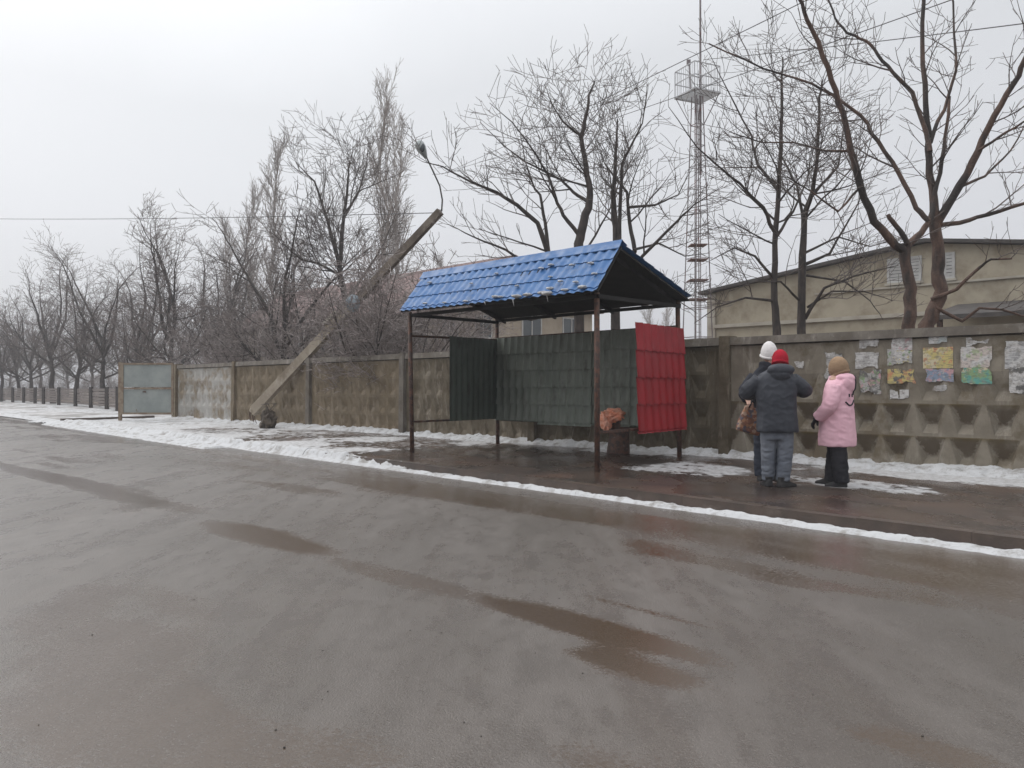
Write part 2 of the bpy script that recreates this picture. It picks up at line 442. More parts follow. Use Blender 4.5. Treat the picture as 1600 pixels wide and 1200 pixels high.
# land
k = NT('field_ground')
col = k.mix(k.ramp(k.noise(0.5, 8, 0.7), 0.42, 0.6), (0.20, 0.15, 0.10), (0.12, 0.095, 0.07))
col = k.mix(k.ramp(k.noise(0.22, 8, 0.7), 0.56, 0.62), col, (0.72, 0.72, 0.74))
k.set(color=col, rough=0.95); k.bump(k.noise(9, 6, 0.7), 0.8, 0.1)
S = 400
g = MB().add([(-S, -60, -0.02), (S, -60, -0.02), (S, S, -0.02), (-S, S, -0.02)], [(0, 1, 2, 3)])
solo('ground', g, k.m, None, None, kind='structure')

# yard behind the fence, a little higher, snow and dead grass
yard = MB().fbox(-8, 34, FENCE_D + 0.16, 46, -0.5, 0.10)
solo('yard', yard, k.m, None, None, kind='structure')

# road
k = NT('wet_asphalt')
RA = math.radians(-45)
grain = k.noise(95, 3, 0.65); grain2 = k.noise(38, 5, 0.75)
mott = k.noise(5, 8, 0.75, stretch=(1, 0.5, 1), rot=RA)
broad = k.noise(0.45, 7, 0.62, stretch=(1, 0.35, 1), rot=RA)
streak = k.noise(2.1, 6, 0.6, stretch=(1, 0.10, 1), rot=RA)
edge_n = k.math('ADD', k.math('MULTIPLY', k.math('SUBTRACT', k.noise(2.4, 8, 0.72, stretch=(1, 0.4, 1), rot=RA), 0.5), 0.8),
                k.math('MULTIPLY', k.math('SUBTRACT', grain2, 0.5), 1.5))
pud = k.ramp(k.math('ADD', k.attr('puddle'), edge_n), 0.30, 0.85)
col = k.mix(k.ramp(broad, 0.36, 0.64), (0.128, 0.109, 0.096), (0.080, 0.065, 0.053))
col = k.mix(k.math('MULTIPLY', k.ramp(streak, 0.46, 0.66), 0.5), col, (0.076, 0.057, 0.043))
col = k.mix(k.math('MULTIPLY', k.ramp(mott, 0.44, 0.62), 0.5), col, (0.070, 0.056, 0.046))
col = k.mix(k.math('MULTIPLY', k.ramp(grain, 0.54, 0.70), 0.75), col, (0.19, 0.165, 0.142))
col = k.mix(k.math('MULTIPLY', k.ramp(grain2, 0.60, 0.72), 0.7), col, (0.035, 0.029, 0.025))
col = k.mix(k.math('MULTIPLY', pud, 0.9), col, (0.066, 0.040, 0.020))
rough = k.math('ADD', k.math('ADD', k.ramp(streak, 0.34, 0.64, 0.36, 0.20), k.ramp(mott, 0.35, 0.65, 0.06, -0.06)), k.ramp(grain, 0.3, 0.7, 0.0, 0.10))
rmix = k.n('Mix', data_type='FLOAT'); k.l(pud, rmix.inputs[0]); k.l(rough, rmix.inputs[2]); rmix.inputs[3].default_value = 0.10
k.set(color=col, rough=rmix.outputs[0], spec=0.75)
bs = k.n('Mix', data_type='FLOAT'); k.l(pud, bs.inputs[0]); bs.inputs[2].default_value = 0.75; bs.inputs[3].default_value = 0.16
k.bump(k.math('ADD', grain, k.math('MULTIPLY', grain2, 0.7)), bs.outputs[0], 0.008)
MAT['road'] = k.m
def road_z(S_, D_):
    return 0.004 * (fbm(S_ * 0.25, D_ * 0.5, 3) - 0.5) * sst(0, 2, edge(S_) + 0.5 - D_)
V, Q, SS, DD = sd_grid('road', -14, 130, 0.09, lambda s: -16 + 0 * s, lambda s: edge(s) + 0.5, 190, road_z)
me = mesh_np('road', V, Q, smooth=True)
pm = np.zeros(SS.shape)
def puddle(px, py, half_s, half_d, amp=1.0, turn=0.0):
    global pm
    q = Gp(px, py, 0.0); s0, d0 = s_of(q), d_of(q)
    a = SS - s0; b = DD - d0
    a2 = a * math.cos(turn) + b * math.sin(turn); b2 = -a * math.sin(turn) + b * math.cos(turn)
    w = 0.35 * (fbm(SS * 1.4, DD * 2.2, 41) - 0.5)
    r = np.sqrt((a2 / half_s) ** 2 + (b2 / half_d) ** 2) + w
    pm = np.maximum(pm, amp * sst(1.25, 0.55, r))
puddle(900, 975, 1.05, 0.20); puddle(985, 1040, 0.45, 0.2, 0.95)
puddle(410, 838, 1.3, 0.30); puddle(140, 760, 3.6, 0.30, 0.95); puddle(30, 735, 3.5, .25, .9)
puddle(620, 900, 1.2, 0.2, 0.6)
puddle(1430, 1165, 0.35, 0.16, 0.8)
puddle(980, 950, 0.7, 0.08, 0.7)
off = DD - edge(SS)
gut = sst(-0.85, -0.55, off) * sst(-0.05, -0.25, off) * (0.45 + 0.6 * fbm(SS * 0.35, DD * 1.0, 7))
pm = np.maximum(pm, gut * 1.0)
near_k = sst(-2.6, -0.9, off) * sst(0.40, 0.66, fbm(SS * 0.18, DD * 0.9, 57)) * 0.75
pm = np.maximum(pm, near_k)
pm = np.maximum(pm, 0.65 * sst(0.60, 0.74, fbm(SS * 0.30, DD * 1.1, 91)))
rut = np.exp(-((DD - 4.1 - 0.25 * np.sin(SS * 0.2)) / 0.22) ** 2) * sst(0.42, 0.72, fbm(SS * 0.22, DD * 0.6, 19))
pm = np.maximum(pm, rut * 0.75)
at = me.attributes.new('puddle', 'FLOAT', 'POINT'); at.data.foreach_set('value', pm.ravel().astype(np.float32))
solo('road', me, MAT['road'], None, None, kind='structure')

# kerb (real step, broken edges)
kb = MB()
s = -12.0; rng = random.Random(3)
while s < 33:
    L = 1.0
    e0, e1 = edge(s + 0.004) + 0.5, edge(s + L - 0.004) + 0.5
    dz = rng.uniform(-0.010, 0.002); dd = 0.0
    b = [FD(s + .001, e0 + dd, -0.1), FD(s + .001, e0 + .15 + dd, -0.1), FD(s + L - .001, e1 + .15 + dd, -0.1), FD(s + L - .001, e1 + dd, -0.1)]
    t = [FD(s + .001, e0 + .02 + dd, .13 + dz), FD(s + .001, e0 + .15 + dd, .13 + dz), FD(s + L - .001, e1 + .15 + dd, .13 + dz), FD(s + L - .001, e1 + .02 + dd, .13 + dz)]
    kb.hexa(b, t); s += L
MAT['kerb'] = simple('kerb_stone', (0.088, 0.061, 0.047), (0.055, 0.040, 0.032), 2.5, 0.35, bump=0.6, bscale=50, c3=(0.12, 0.092, 0.075), s3=3, l3=0.55, h3=0.7)
solo('kerb', kb, MAT['kerb'], None, None, kind='structure')

# pavement
k = NT('wet_pavement')
sf = k.attr('snowfilm')
br = k.noise(5.5, 8, 0.72, stretch=(1, 0.55, 1), rot=math.radians(-45))
film = k.ramp(k.math('ADD', sf, k.math('MULTIPLY', k.math('SUBTRACT', br, 0.5), 1.5)), 0.40, 0.62)
n1 = k.noise(1.1, 8, 0.65)
col = k.mix(k.ramp(n1, 0.38, 0.62), (0.082, 0.054, 0.041), (0.042, 0.032, 0.028))
col = k.mix(k.math('MULTIPLY', k.ramp(k.noise(0.7, 6, 0.6), 0.55, 0.7), 0.6), col, (0.115, 0.062, 0.047))
col = k.mix(k.math('MULTIPLY', k.ramp(k.noise(75, 4, 0.7), 0.6, 0.75), 0.5), col, (0.17, 0.13, 0.11))
snowc = k.mix(k.ramp(k.noise(14, 7, 0.7), 0.42, 0.68), (0.52, 0.52, 0.525), (0.27, 0.255, 0.245))
col = k.mix(film, col, snowc)
wet = k.ramp(k.noise(1.6, 7, 0.6, stretch=(1, 0.4, 1), rot=math.radians(-45)), 0.4, 0.6, 0.12, 0.36)
rm = k.n('Mix', data_type='FLOAT'); k.l(film, rm.inputs[0]); k.l(wet, rm.inputs[2]); rm.inputs[3].default_value = 0.6
k.set(color=col, rough=rm.outputs[0], spec=0.5)
k.bump(k.math('ADD', k.math('MULTIPLY', k.noise(90, 4, 0.7), 0.4), k.math('MULTIPLY', film, 0.8)), 0.5, 0.012)
MAT['pave'] = k.m
def pave_z(S_, D_): return 0.12 + 0.012 * (fbm(S_ * 0.6, D_ * 0.8, 5) - 0.5)
V, Q, SS, DD = sd_grid('pavement', -12, 33, 0.08, lambda s: edge(s) + 0.65, lambda s: FENCE_D + 0.05 + 0 * s, 80, pave_z)
me = mesh_np('pavement', V, Q, smooth=True)
nf = fbm(SS * 0.55, DD * 0.9, 23)
film = np.zeros(SS.shape)
near_fence = sst(10.6, 12.2, DD)
film = np.maximum(film, near_fence * (0.25 + 0.75 * sst(0.36, 0.6, nf)) * sst(9.0, 7.4, SS))      # right of the shelter
film = np.maximum(film, 0.62 * sst(9.4, 10.0, DD) * sst(11.9, 11.2, DD) * sst(8.1, 7.3, SS) * sst(2.4, 3.4, SS) * sst(0.34, 0.56, nf))
film = np.maximum(film, 0.72 * sst(11.6, 13.4, SS) * (0.55 + 0.45 * sst(0.32, 0.58, nf)))          # icy stretch on the left
film = np.maximum(film, 0.80 * sst(14.5, 19, SS) * (0.60 + 0.40 * sst(0.3, 0.6, nf)))
film = np.maximum(film, 0.75 * sst(11.5, 12.3, DD) * sst(0.4, 0.6, nf) * sst(7, 9, SS))
under = sst(7.2, 8.0, SS) * sst(12.6, 11.9, SS) * sst(12.3, 11.7, DD)
film = film * (1 - 0.75 * under)
at = me.attributes.new('snowfilm', 'FLOAT', 'POINT'); at.data.foreach_set('value', film.ravel().astype(np.float32))
solo('pavement', me, MAT['pave'], None, None, kind='structure')

# driveway / verge beyond the gate
k2 = simple('verge_slush', (0.30, 0.285, 0.275), (0.16, 0.145, 0.135), 0.9, 0.6, bump=0.6, bscale=8, bdist=0.05, c3=(0.52, 0.51, 0.51), s3=0.55, l3=0.46, h3=0.56)
V, Q, SS, DD = sd_grid('verge', 33, 130, 0.5, lambda s: edge(s) + 0.5, lambda s: 21 + 0 * s, 30, lambda s, d: 0.01 + 0.04 * fbm(s * .4, d * .6, 8) + 0.03 * sst(0, 3, d - edge(s)))
solo('verge', mesh_np('verge', V, Q, smooth=True), k2, None, None, kind='structure')

# lying snow: one height field, kept only where it stands above the paving
def snow_h(S_, D_):
    t = D_ - edge(S_)
    n4 = fbm(S_ * 14, D_ * 14, 99); n1 = fbm(S_ * 1.3, D_ * 1.6, 61); n2 = fbm(S_ * 5.5, D_ * 5.5, 77); n3 = fbm(S_ * 0.5, D_ * 0.7, 88)
    h = np.full(S_.shape, -0.05)
    wid = np.maximum(0.07, 0.095 + 0.08 * (n3 - 0.4) + 0.06 * (n1 - .5)) + 0.015 * sst(9, 16, S_)
    c = 0.045 * (1 - np.minimum(((t - 0.42) / wid) ** 2, 9)) + 0.05 * (n2 - 0.52) + 0.035 * (n4 - .5)
    h = np.maximum(h, c)
    h = np.maximum(h, np.where((S_ > 10.5) & (S_ < 33.5), 0.125 + 0.05 * (1 - np.minimum(((t - 0.56) / (0.05 + .035 * sst(10.5, 15, S_))) ** 2, 6)) + 0.09 * (n2 - .56) + .08 * (n4 - .5) - .06 * sst(14, 10.5, S_), -.05))
    f = FENCE_D - D_
    w = 0.13 + 0.33 * sst(0.3, 0.7, fbm(S_ * 0.45, 0 * S_, 12)) * sst(9.0, 6.5, S_) + 0.45 * sst(11.5, 14, S_) * fbm(S_ * 0.6, 0 * S_, 31)
    w = np.where((S_ > 7.4) & (S_ < 12.3), 0.25, w)
    a = 0.11 * (1 - f / w) + 0.11 * (n2 - 0.53) + 0.10 * (n1 - 0.52)
    a = a + 0.05 * (n4 - .5)
    h = np.maximum(h, np.where((f > -0.2) & (S_ < 33), 0.12 + np.minimum(a, 0.2), -0.05))
    bm = sst(17, 24, S_) * sst(37, 31, S_)
    br = 0.10 * bm * np.exp(-((t - 0.75) / 0.62) ** 2) * (0.45 + 1.0 * n1) + 0.10 * (n2 - 0.55)
    h = np.maximum(h, np.where(bm > 0.01, (br + 0.03 + .05 * (n4 - .5)) * sst(-0.42, -0.1, t) - 0.03 * (1 - sst(-.42, -.15, t)), -0.05))
    pat = sst(20, 26, S_) * (0.135 + 0.12 * (n1 - 0.60) + 0.06 * (n2 - .5))
    h = np.maximum(h, np.where((t > 0.6) & (S_ > 20) & (S_ < 33.5), pat, -.05))
    lv = sst(33, 36, S_) * sst(0.0, 0.6, t) * (0.03 + 0.22 * (n3 - 0.55) + 0.10 * (n1 - .5))
    h = np.maximum(h, np.where((t > 0.0) & (S_ > 33), (lv + .02 + .05 * (n4 - .5)) * sst(0, .3, t), -.05))
    h = np.maximum(h, np.where(S_ > 33, sst(33, 37, S_) * (0.12 * np.exp(-((t - 0.6) / .35) ** 2) * (.3 + n1) + .05 * (n2 - .5)), -.05))
    return h
def snow_mesh(s0, s1, ds, nd, d1):
    V, Q, SS, DD = sd_grid('s', s0, s1, ds, lambda s: edge(s) - 0.4, lambda s: d1 + 0 * s, nd, snow_h)
    t = DD - edge(SS); base = np.where(t < 0.5, 0.0, 0.12)
    base = np.where(SS > 33, 0.05, base)
    keep = (V[:, 2].reshape(SS.shape) > base - 0.02)
    kv = keep.ravel()
    Q = Q[kv[Q].sum(1) >= 2]
    lo = np.where((t < 0.66) & (SS < 33), -0.03, base - 0.03).ravel()
    V[:, 2] = np.maximum(V[:, 2], lo)
    return V, Q
V1, Q1 = snow_mesh(-6, 14, 0.035, 170, FENCE_D + 0.02)
V2, Q2 = snow_mesh(14, 33, 0.06, 110, FENCE_D + 0.02)
V3, Q3 = snow_mesh(33, 110, 0.25, 60, 20)
Va = np.concatenate([V1, V2, V3]); Qa = np.concatenate([Q1, Q2 + len(V1), Q3 + len(V1) + len(V2)])
used = np.unique(Qa); mp_ = np.full(len(Va), -1); mp_[used] = np.arange(len(used))
solo('snow', mesh_np('snow', Va[used], mp_[Qa], smooth=True), MAT['snow'], 'patchy white snow lying along the kerb and at the foot of the fence', 'snow', kind='stuff')

# loose grit on the road
gr = MB(); rng = random.Random(11)
for i in range(110):
    x = rng.uniform(0, 1600); y = 690 + 480 * rng.random() ** 2.2
    q = Gp(x, y, 0.0)
    if d_of(q) > edge(s_of(q)) - 0.1 or q.y > 26: continue
    r = rng.uniform(0.002, 0.0045)
    a = rng.random() * 6
    gr.ball((q.x, q.y, r * 0.5), r * rng.uniform(.8, 1.4), r, r * 0.8, 7, 5, lambda p: 1 + 0.25 * mnoise.noise(p * 2 + Vector((a, i, 0))))
solo('grit', gr, MAT['stone'], 'dark specks of grit scattered over the wet road', 'grit', kind='stuff')

# ------------------------------------------------------------------ concrete fence
FT = 2.28
posts_s = [-7.2, -2.4, 2.45, 7.38, 12.2, 17.0, 21.8, 26.9, 32.1]
base_pt = FD(12.0, FENCE_D, 0.1)
fence = thing('concrete_fence', 'long weathered concrete panel fence with dimpled relief running behind the bus shelter', 'fence', base_pt)
CELL_Z0, CELL = 0.14, 0.495
def panel_cells(s0, s1):
    n = 9; m = 0.2
    w = (s1 - s0 - 2 * m) / n
    return n, m, w
def row_depth(right, r):
    return [0.11, 0.11, 0.06, 0.02][r] if right else 0.05     # rows counted from the ground
def recess(s, z, s0, s1, right):
    n, m, w = panel_cells(s0, s1)
    a = (s - s0 - m) / w; b = (z - CELL_Z0) / CELL
    if a < 0 or a >= n or b < 0 or b >= 4: return 0.0
    dep = row_depth(right, int(b)); fa = a - int(a); fb = b - int(b)
    e_ = min((fa - 0.05) / 0.28, (0.95 - fa) / 0.28, (fb - 0.04) / 0.22, (0.97 - fb) / 0.61)
    return dep * max(0.0, min(1.0, e_))
def fence_panel(s0, s1, mat, right):
    n, m, w = panel_cells(s0, s1)
    mb = MB(); D = FENCE_D
    top = CELL_Z0 + 4 * CELL
    mb.fbox(s0, s1, D + 0.13, D + 0.16, -0.1, top + 0.02)            # slab behind the relief
    def quad(pts): mb.add([FD(a, d_, z) for a, d_, z in pts], [(0, 1, 2, 3)])
    quad([(s0, D, -.1), (s0 + m, D, -.1), (s0 + m, D, top + .02), (s0, D, top + .02)])
    quad([(s1 - m, D, -.1), (s1, D, -.1), (s1, D, top + .02), (s1 - m, D, top + .02)])
    quad([(s0 + m, D, -.1), (s1 - m, D, -.1), (s1 - m, D, CELL_Z0), (s0 + m, D, CELL_Z0)])
    rg = random.Random(int(s0 * 10))
    for i in range(n):
        for r in range(4):
            a0 = s0 + m + i * w; a1 = a0 + w; z0 = CELL_Z0 + r * CELL; z1 = z0 + CELL
            dep = row_depth(right, r) * rg.uniform(0.9, 1.05)
            o = [(a0, D, z0), (a1, D, z0), (a1, D, z1), (a0, D, z1)]
            i0, i1, j0, j1 = a0 + .05 * w, a1 - .05 * w, z0 + .04 * CELL, z1 - .03 * CELL
            p = [(a0 + .28 * w, D, z0 + .10 * CELL), (a0 + .72 * w, D, z0 + .10 * CELL), (i1, D, j1), (i0, D, j1)]
            f0, f1, g0, g1 = a0 + .34 * w, a1 - .34 * w, z0 + .37 * CELL, z0 + .41 * CELL
            q = [(f0, D + dep, g0), (f1, D + dep, g0), (f1, D + dep, g1), (f0, D + dep, g1)]
            for c in range(4):
                e2 = (c + 1) % 4
                quad([o[c], o[e2], p[e2], p[c]]); quad([p[c], p[e2], q[e2], q[c]])
            quad(q)
    me = mb.mesh('panel')
    bm = bmesh.new(); bm.from_mesh(me); bmesh.ops.remove_doubles(bm, verts=bm.verts, dist=0.0005); bm.to_mesh(me); bm.free()
    pnl = obj('panel', me, mat, fence)
    cp = MB(); rg = random.Random(int(s0 * 7)); st = 8; tz = FT + rg.uniform(-.012, .012)
    for i in range(st):
        a = s0 + (s1 - s0) * i / st; b = s0 + (s1 - s0) * (i + 1) / st
        j0 = 0.0; j1 = 0.0
        bo = [FD(a, D - .055, top + .024), FD(a, D + .2, top + .024), FD(b, D + .2, top + .024), FD(b, D - .055, top + .024)]
        to = [FD(a, D - .03, tz), FD(a, D + .18, tz), FD(b, D + .18, tz), FD(b, D - .03, tz)]
        cp.hexa(bo, to)
    obj('coping', cp, MAT['coping'], pnl)
mats = ['conc', 'conc', 'conc', 'conc_dark', 'conc_dark', 'conc_tan', 'conc_tan', 'conc_paint']
for i in range(len(posts_s) - 1):
    mt = MAT[mats[i]]
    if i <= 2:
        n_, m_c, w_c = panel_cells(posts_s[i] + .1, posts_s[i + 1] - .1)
        mt = concrete('concrete_grey_dimpled', (0.245, 0.215, 0.17), (0.175, 0.15, 0.115), (0.33, 0.30, 0.255), (0.125, 0.097, 0.06), 1 + i, cell=(posts_s[i] + .1 + m_c - 12.0, w_c))
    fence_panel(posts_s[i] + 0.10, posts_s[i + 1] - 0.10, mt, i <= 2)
for i, s in enumerate(posts_s):
    pb = MB(); w = 0.098 if i < 8 else 0.17
    h = FT + (0.03 if i < 8 else 0.04)
    pb.hexa([FD(s - w, FENCE_D - .12, -.1), FD(s - w, FENCE_D + .22, -.1), FD(s + w, FENCE_D + .22, -.1), FD(s + w, FENCE_D - .12, -.1)],
            [FD(s - w, FENCE_D - .09, h), FD(s - w, FENCE_D + .22, h), FD(s + w, FENCE_D + .22, h), FD(s + w, FENCE_D - .09, h)])
    obj('post', pb, MAT['conc_dark' if i in (3, 4) else 'coping' if i < 7 else 'conc_tan'], fence)

# torn posters pasted on the right-hand panel
def poster_mat(name, cols, scale, seed):
    k = NT(name)
    def nz(sc, off):
        mp = k.n('Mapping'); mp.inputs['Location'].default_value = (seed * 1.7 + off, seed * 2.9, off); k.l(k.tc.outputs['Object'], mp.inputs[0])
        x = k.n('TexNoise'); x.inputs['Scale'].default_value = sc; x.inputs['Detail'].default_value = 7; x.inputs['Roughness'].default_value = 0.65
        k.l(mp.outputs[0], x.inputs['Vector']); return x.outputs[0]
    col = k.mix(k.ramp(nz(scale, 0), 0.46, 0.54), cols[0], cols[1])
    for i, c in enumerate(cols[2:]):
        col = k.mix(k.ramp(nz(scale * (1.3 + i * .6), 3.1 * (i + 1)), 0.55, 0.60), col, c)
    col = k.mix(k.math('MULTIPLY', k.ramp(nz(14, 9), 0.48, 0.66), 0.65), col, (0.24, 0.215, 0.18))
    col = k.mix(0.18, col, (0.30, 0.28, 0.25))
    mp = k.n('Mapping'); mp.inputs['Scale'].default_value = (9, 9, 42); mp.inputs['Location'].default_value = (seed, seed * 2.3, 0); k.l(k.tc.outputs['Object'], mp.inputs[0])
    x = k.n('TexNoise'); x.inputs['Scale'].default_value = 1.6; x.inputs['Detail'].default_value = 3; k.l(mp.outputs[0], x.inputs['Vector'])
    col = k.mix(k.math('MULTIPLY', k.ramp(x.outputs[0], 0.54, 0.60), 0.5), col, (0.12, 0.11, 0.11))
    k.set(color=col, rough=0.75); k.bump(nz(30, 5), 0.5, 0.006)
    return k.m
Wt, Wg, Pk, Gn, Ye, Or, Te, Bl, Dk, Cr = (.60, .59, .58), (.42, .41, .40), (.55, .30, .33), (.22, .36, .16), (.58, .48, .16), (.58, .24, .10), (.08, .36, .30), (.20, .28, .40), (.07, .07, .07), (.62, .54, .36)
posters = [  # rectangle in the enlarged crop, colours, tear, label
    ((390, 140, 520, 200), [Wt, Wg], .25, 'small torn white paper scrap just under the coping, nearest the beige hat'),
    ((620, 120, 760, 212), [Wg, Wt, Pk], .30, 'faded pinkish white paper under the coping, above the sheet with yellow foot'),
    ((890, 110, 1022, 166), [(.45, .50, .50), Wt], .12, 'small pale bluish paper under the coping, above the yellow poster'),
    ((1160, 128, 1325, 190), [Wt, Wg, (.25, .22, .18)], .55, 'shred of white paper under the coping, above the pink and green poster'),
    ((135, 240, 262, 420), [Wt, Wg, Dk], .50, 'tall torn white and dark paper partly behind the beige hat'),
    ((360, 238, 522, 345), [Wt, Wg], .30, 'plain white torn sheet right of the beige hat'),
    ((592, 214, 772, 320), [Wt, Wg, Gn, Ye], .35, 'white torn sheet with green marks and yellow foot'),
    ((850, 205, 1052, 340), [Ye, Cr, Or], .04, 'yellow and cream poster with an orange spot'),
    ((1122, 200, 1332, 335), [(.58, .50, .46), Wt, (.40, .48, .28)], .12, 'pinkish cream poster with pale green marks'),
    ((1440, 160, 1640, 340), [Wt, (.5, .5, .5), (.3, .3, .3)], .22, 'large white poster at the right end of the fence'),
    ((388, 368, 540, 525), [Wg, Dk, Pk, Gn], .48, 'dark torn scrap with white and pink bits beside the pink hood'),
    ((594, 358, 782, 452), [Or, Ye, Ye, Dk], .25, 'orange and yellow torn poster'),
    ((868, 356, 1056, 442), [Bl, Pk, Pk, Wg], .14, 'blue grey and pink poster under the yellow one'),
    ((905, 452, 1025, 525), [Wg, (.25, .22, .2), Wt], .50, 'peeling grey strips hanging below the blue and pink poster'),
    ((1128, 350, 1332, 456), [Te, Gn, Cr, Te], .14, 'teal and green poster'),
    ((1470, 350, 1640, 520), [Dk, Wt, Wg], .20, 'black and white poster at the right end of the fence'),
    ((606, 506, 668, 566), [Wt, Wt], .15, 'tiny white paper scrap below the orange poster, left one of two'),
    ((676, 506, 738, 566), [Wt, Wt], .15, 'tiny white paper scrap below the orange poster, right one of two'),
    ((-85, 300, -20, 350), [Wt, Wg], .4, 'tiny white scrap on the bare concrete right of the red hat')]
for pi, (rc, cols, tear, lab) in enumerate(posters):
    gx_ = 0.04 * (rc[2] - rc[0]); gy_ = 0.06 * (rc[3] - rc[1]); rc = (rc[0] - gx_, rc[1] - gy_, rc[2] + gx_, rc[3] + gy_)
    x0, x1 = 1260 + rc[0] / 4.615, 1260 + rc[2] / 4.615
    y0, y1 = 500 + rc[1] / 4.615, 500 + rc[3] / 4.615
    xm = (x0 + x1) / 2
    a = pd(x0, y0, FENCE_D); b = pd(x1, y1, FENCE_D); c = pd(xm, (y0 + y1) / 2, FENCE_D)
    sa, sb = s_of(b), s_of(a)
    zc = c.z; hh = (y1 - y0) / F * c.y
    res = 0.009
    ns = max(4, int((sb - sa) / res)); nz_ = max(4, int(hh / res))
    A = np.linspace(sa, sb, ns); Z = np.linspace(zc - hh / 2, zc + hh / 2, nz_)
    AA, ZZ = np.meshgrid(A, Z, indexing='ij')
    ue = np.minimum(AA - sa, sb - AA) / 0.05; ve = np.minimum(ZZ - Z[0], Z[-1] - ZZ) / 0.05
    ed = np.minimum(np.clip(np.minimum(ue, ve), 0, 1.6), 1.6)
    keepn = fbm(AA * 7 + pi * 5, ZZ * 7, 300 + pi, 5)
    keep = (ed * 0.35 + keepn) > (0.31 + tear * 0.62)
    kk = keep[:-1, :-1] & keep[1:, :-1] & keep[:-1, 1:] & keep[1:, 1:]
    lab_ = np.zeros(kk.shape, int); best = (0, 0); cur = 0               # one connected scrap of paper per poster
    for i0_, j0_ in zip(*np.nonzero(kk)):
        if lab_[i0_, j0_]: continue
        cur += 1; stack = [(i0_, j0_)]; lab_[i0_, j0_] = cur; cnt = 0
        while stack:
            i_, j_ = stack.pop(); cnt += 1
            for a_, b_ in ((i_ + 1, j_), (i_ - 1, j_), (i_, j_ + 1), (i_, j_ - 1)):
                if 0 <= a_ < kk.shape[0] and 0 <= b_ < kk.shape[1] and kk[a_, b_] and not lab_[a_, b_]: lab_[a_, b_] = cur; stack.append((a_, b_))
        best = max(best, (cnt, cur))
    kk = lab_ == best[1] if cur else kk
    V = []
    wob = fbm(AA * 5, ZZ * 5, 500 + pi)
    for i in range(ns):
        for j in range(nz_):
            s_ = AA[i, j]; z_ = ZZ[i, j]
            V.append(FD(s_, FENCE_D - 0.005 - 0.012 * wob[i, j], z_))
    I = np.arange(ns * nz_).reshape(ns, nz_)
    Q = np.stack([I[:-1, :-1], I[1:, :-1], I[1:, 1:], I[:-1, 1:]], -1)[kk]
    if len(Q) < 4: continue
    V = np.array([tuple(v) for v in V]); used = np.unique(Q); m_ = np.full(len(V), -1); m_[used] = np.arange(len(used))
    bp = FD((sa + sb) / 2, FENCE_D, zc - hh / 2)
    solo('poster', mesh_np('poster', V[used], m_[Q], smooth=True), poster_mat('poster_paper_%d' % pi, cols, 5.5, pi + 1), lab, 'poster', bp, 'torn posters pasted on the fence')

# ------------------------------------------------------------------ bus shelter
def tile_sheet(O, U, Vd, N, width, length, wave=0.185, row=0.34, amp=0.022, step=0.028, na=9, phase=0.0, ragged=0.0, seed=0, pw=0.8):
    """pressed metal tile sheet: O corner, U along the waves, Vd down the sheet, N outwards"""
    O, U, Vd, N = Vector(O), Vector(U).normalized(), Vector(Vd).normalized(), Vector(N).normalized()
    nA = int(width / wave * na) + 1
    bs = []; r = 0
    while r * row < length - 1e-6:
        e_ = min((r + 1) * row, length)
        for f in (0.004, 0.25, 0.5, 0.75, 0.93, 0.999): bs.append((r * row + (e_ - r * row) * f, f))
        r += 1
    mb = MB(); mb.smooth = True
    for i in range(nA + 1):
        a = min(width, i * wave / na)
        wv = (0.5 + 0.5 * math.cos(2 * math.pi * (a / wave + phase))) ** pw
        for b, f in bs:
            fl = 0.004 * mnoise.noise(Vector((a * 1.5, b * 2.0, seed)))
            h = amp * wv + step * f ** 1.3 + fl
            bb = b + (0.025 * wv * (1 if f > 0.9 and b < length - 0.1 else 0)) + (ragged * mnoise.noise(Vector((a * 3, 5, seed))) if b > length * 0.98 else 0)
            p = O + U * a + Vd * bb + N * h
            mb.v.append(tuple(p))
    nb = len(bs)
    for i in range(nA):
        for j in range(nb - 1):
            q = i * nb + j
            mb.f.append((q, q + nb, q + nb + 1, q + 1))
    me = mb.mesh('sheet')
    bm = bmesh.new(); bm.from_mesh(me)
    for e_ in bm.edges:
        if len(e_.link_faces) == 2 and e_.calc_face_angle(0) > math.radians(38): e_.smooth = False
    bm.to_mesh(me); bm.free()
    return me

FR, FL = FD(7.42, 9.22), FD(12.0, 9.30)
BR, BL = FD(7.83, 12.06), FD(12.65, 12.2)
shelter = thing('bus_shelter', 'open bus shelter with blue metal tile roof on rusty posts', 'bus shelter', FD(9.9, 10.6, 0.12))
ef_r, ef_l = FD(7.22, 8.98, 2.77), FD(12.02, 9.0, 2.80)       # front eave
rg_r, rg_l = FD(7.33, 9.72, 3.555), FD(12.30, 9.8, 3.575)     # ridge
eb_r, eb_l = FD(7.66, 12.2, 2.97), FD(12.78, 12.32, 2.96)     # rear eave
def zt(p, z): return Vector((p.x, p.y, z))
for p, top, lean in ((FR, 2.80, (0.0, 0.04)), (FL, 2.82, (0.05, 0.02)), (BR, 2.93, (0.03, 0.0)), (BL, 2.93, (0.02, 0.0))):
    pb = MB(); pb.smooth = True
    q = zt(p, top) + Vector((-lean[0], lean[1], 0))
    pb.tube([zt(p, 0.05), zt(p, 0.9).lerp(q, 0.3) + Vector((0, 0, 0)), q] if False else [zt(p, 0.05), q], 0.042, 10)
    obj('post', pb, MAT['rust'], shelter)
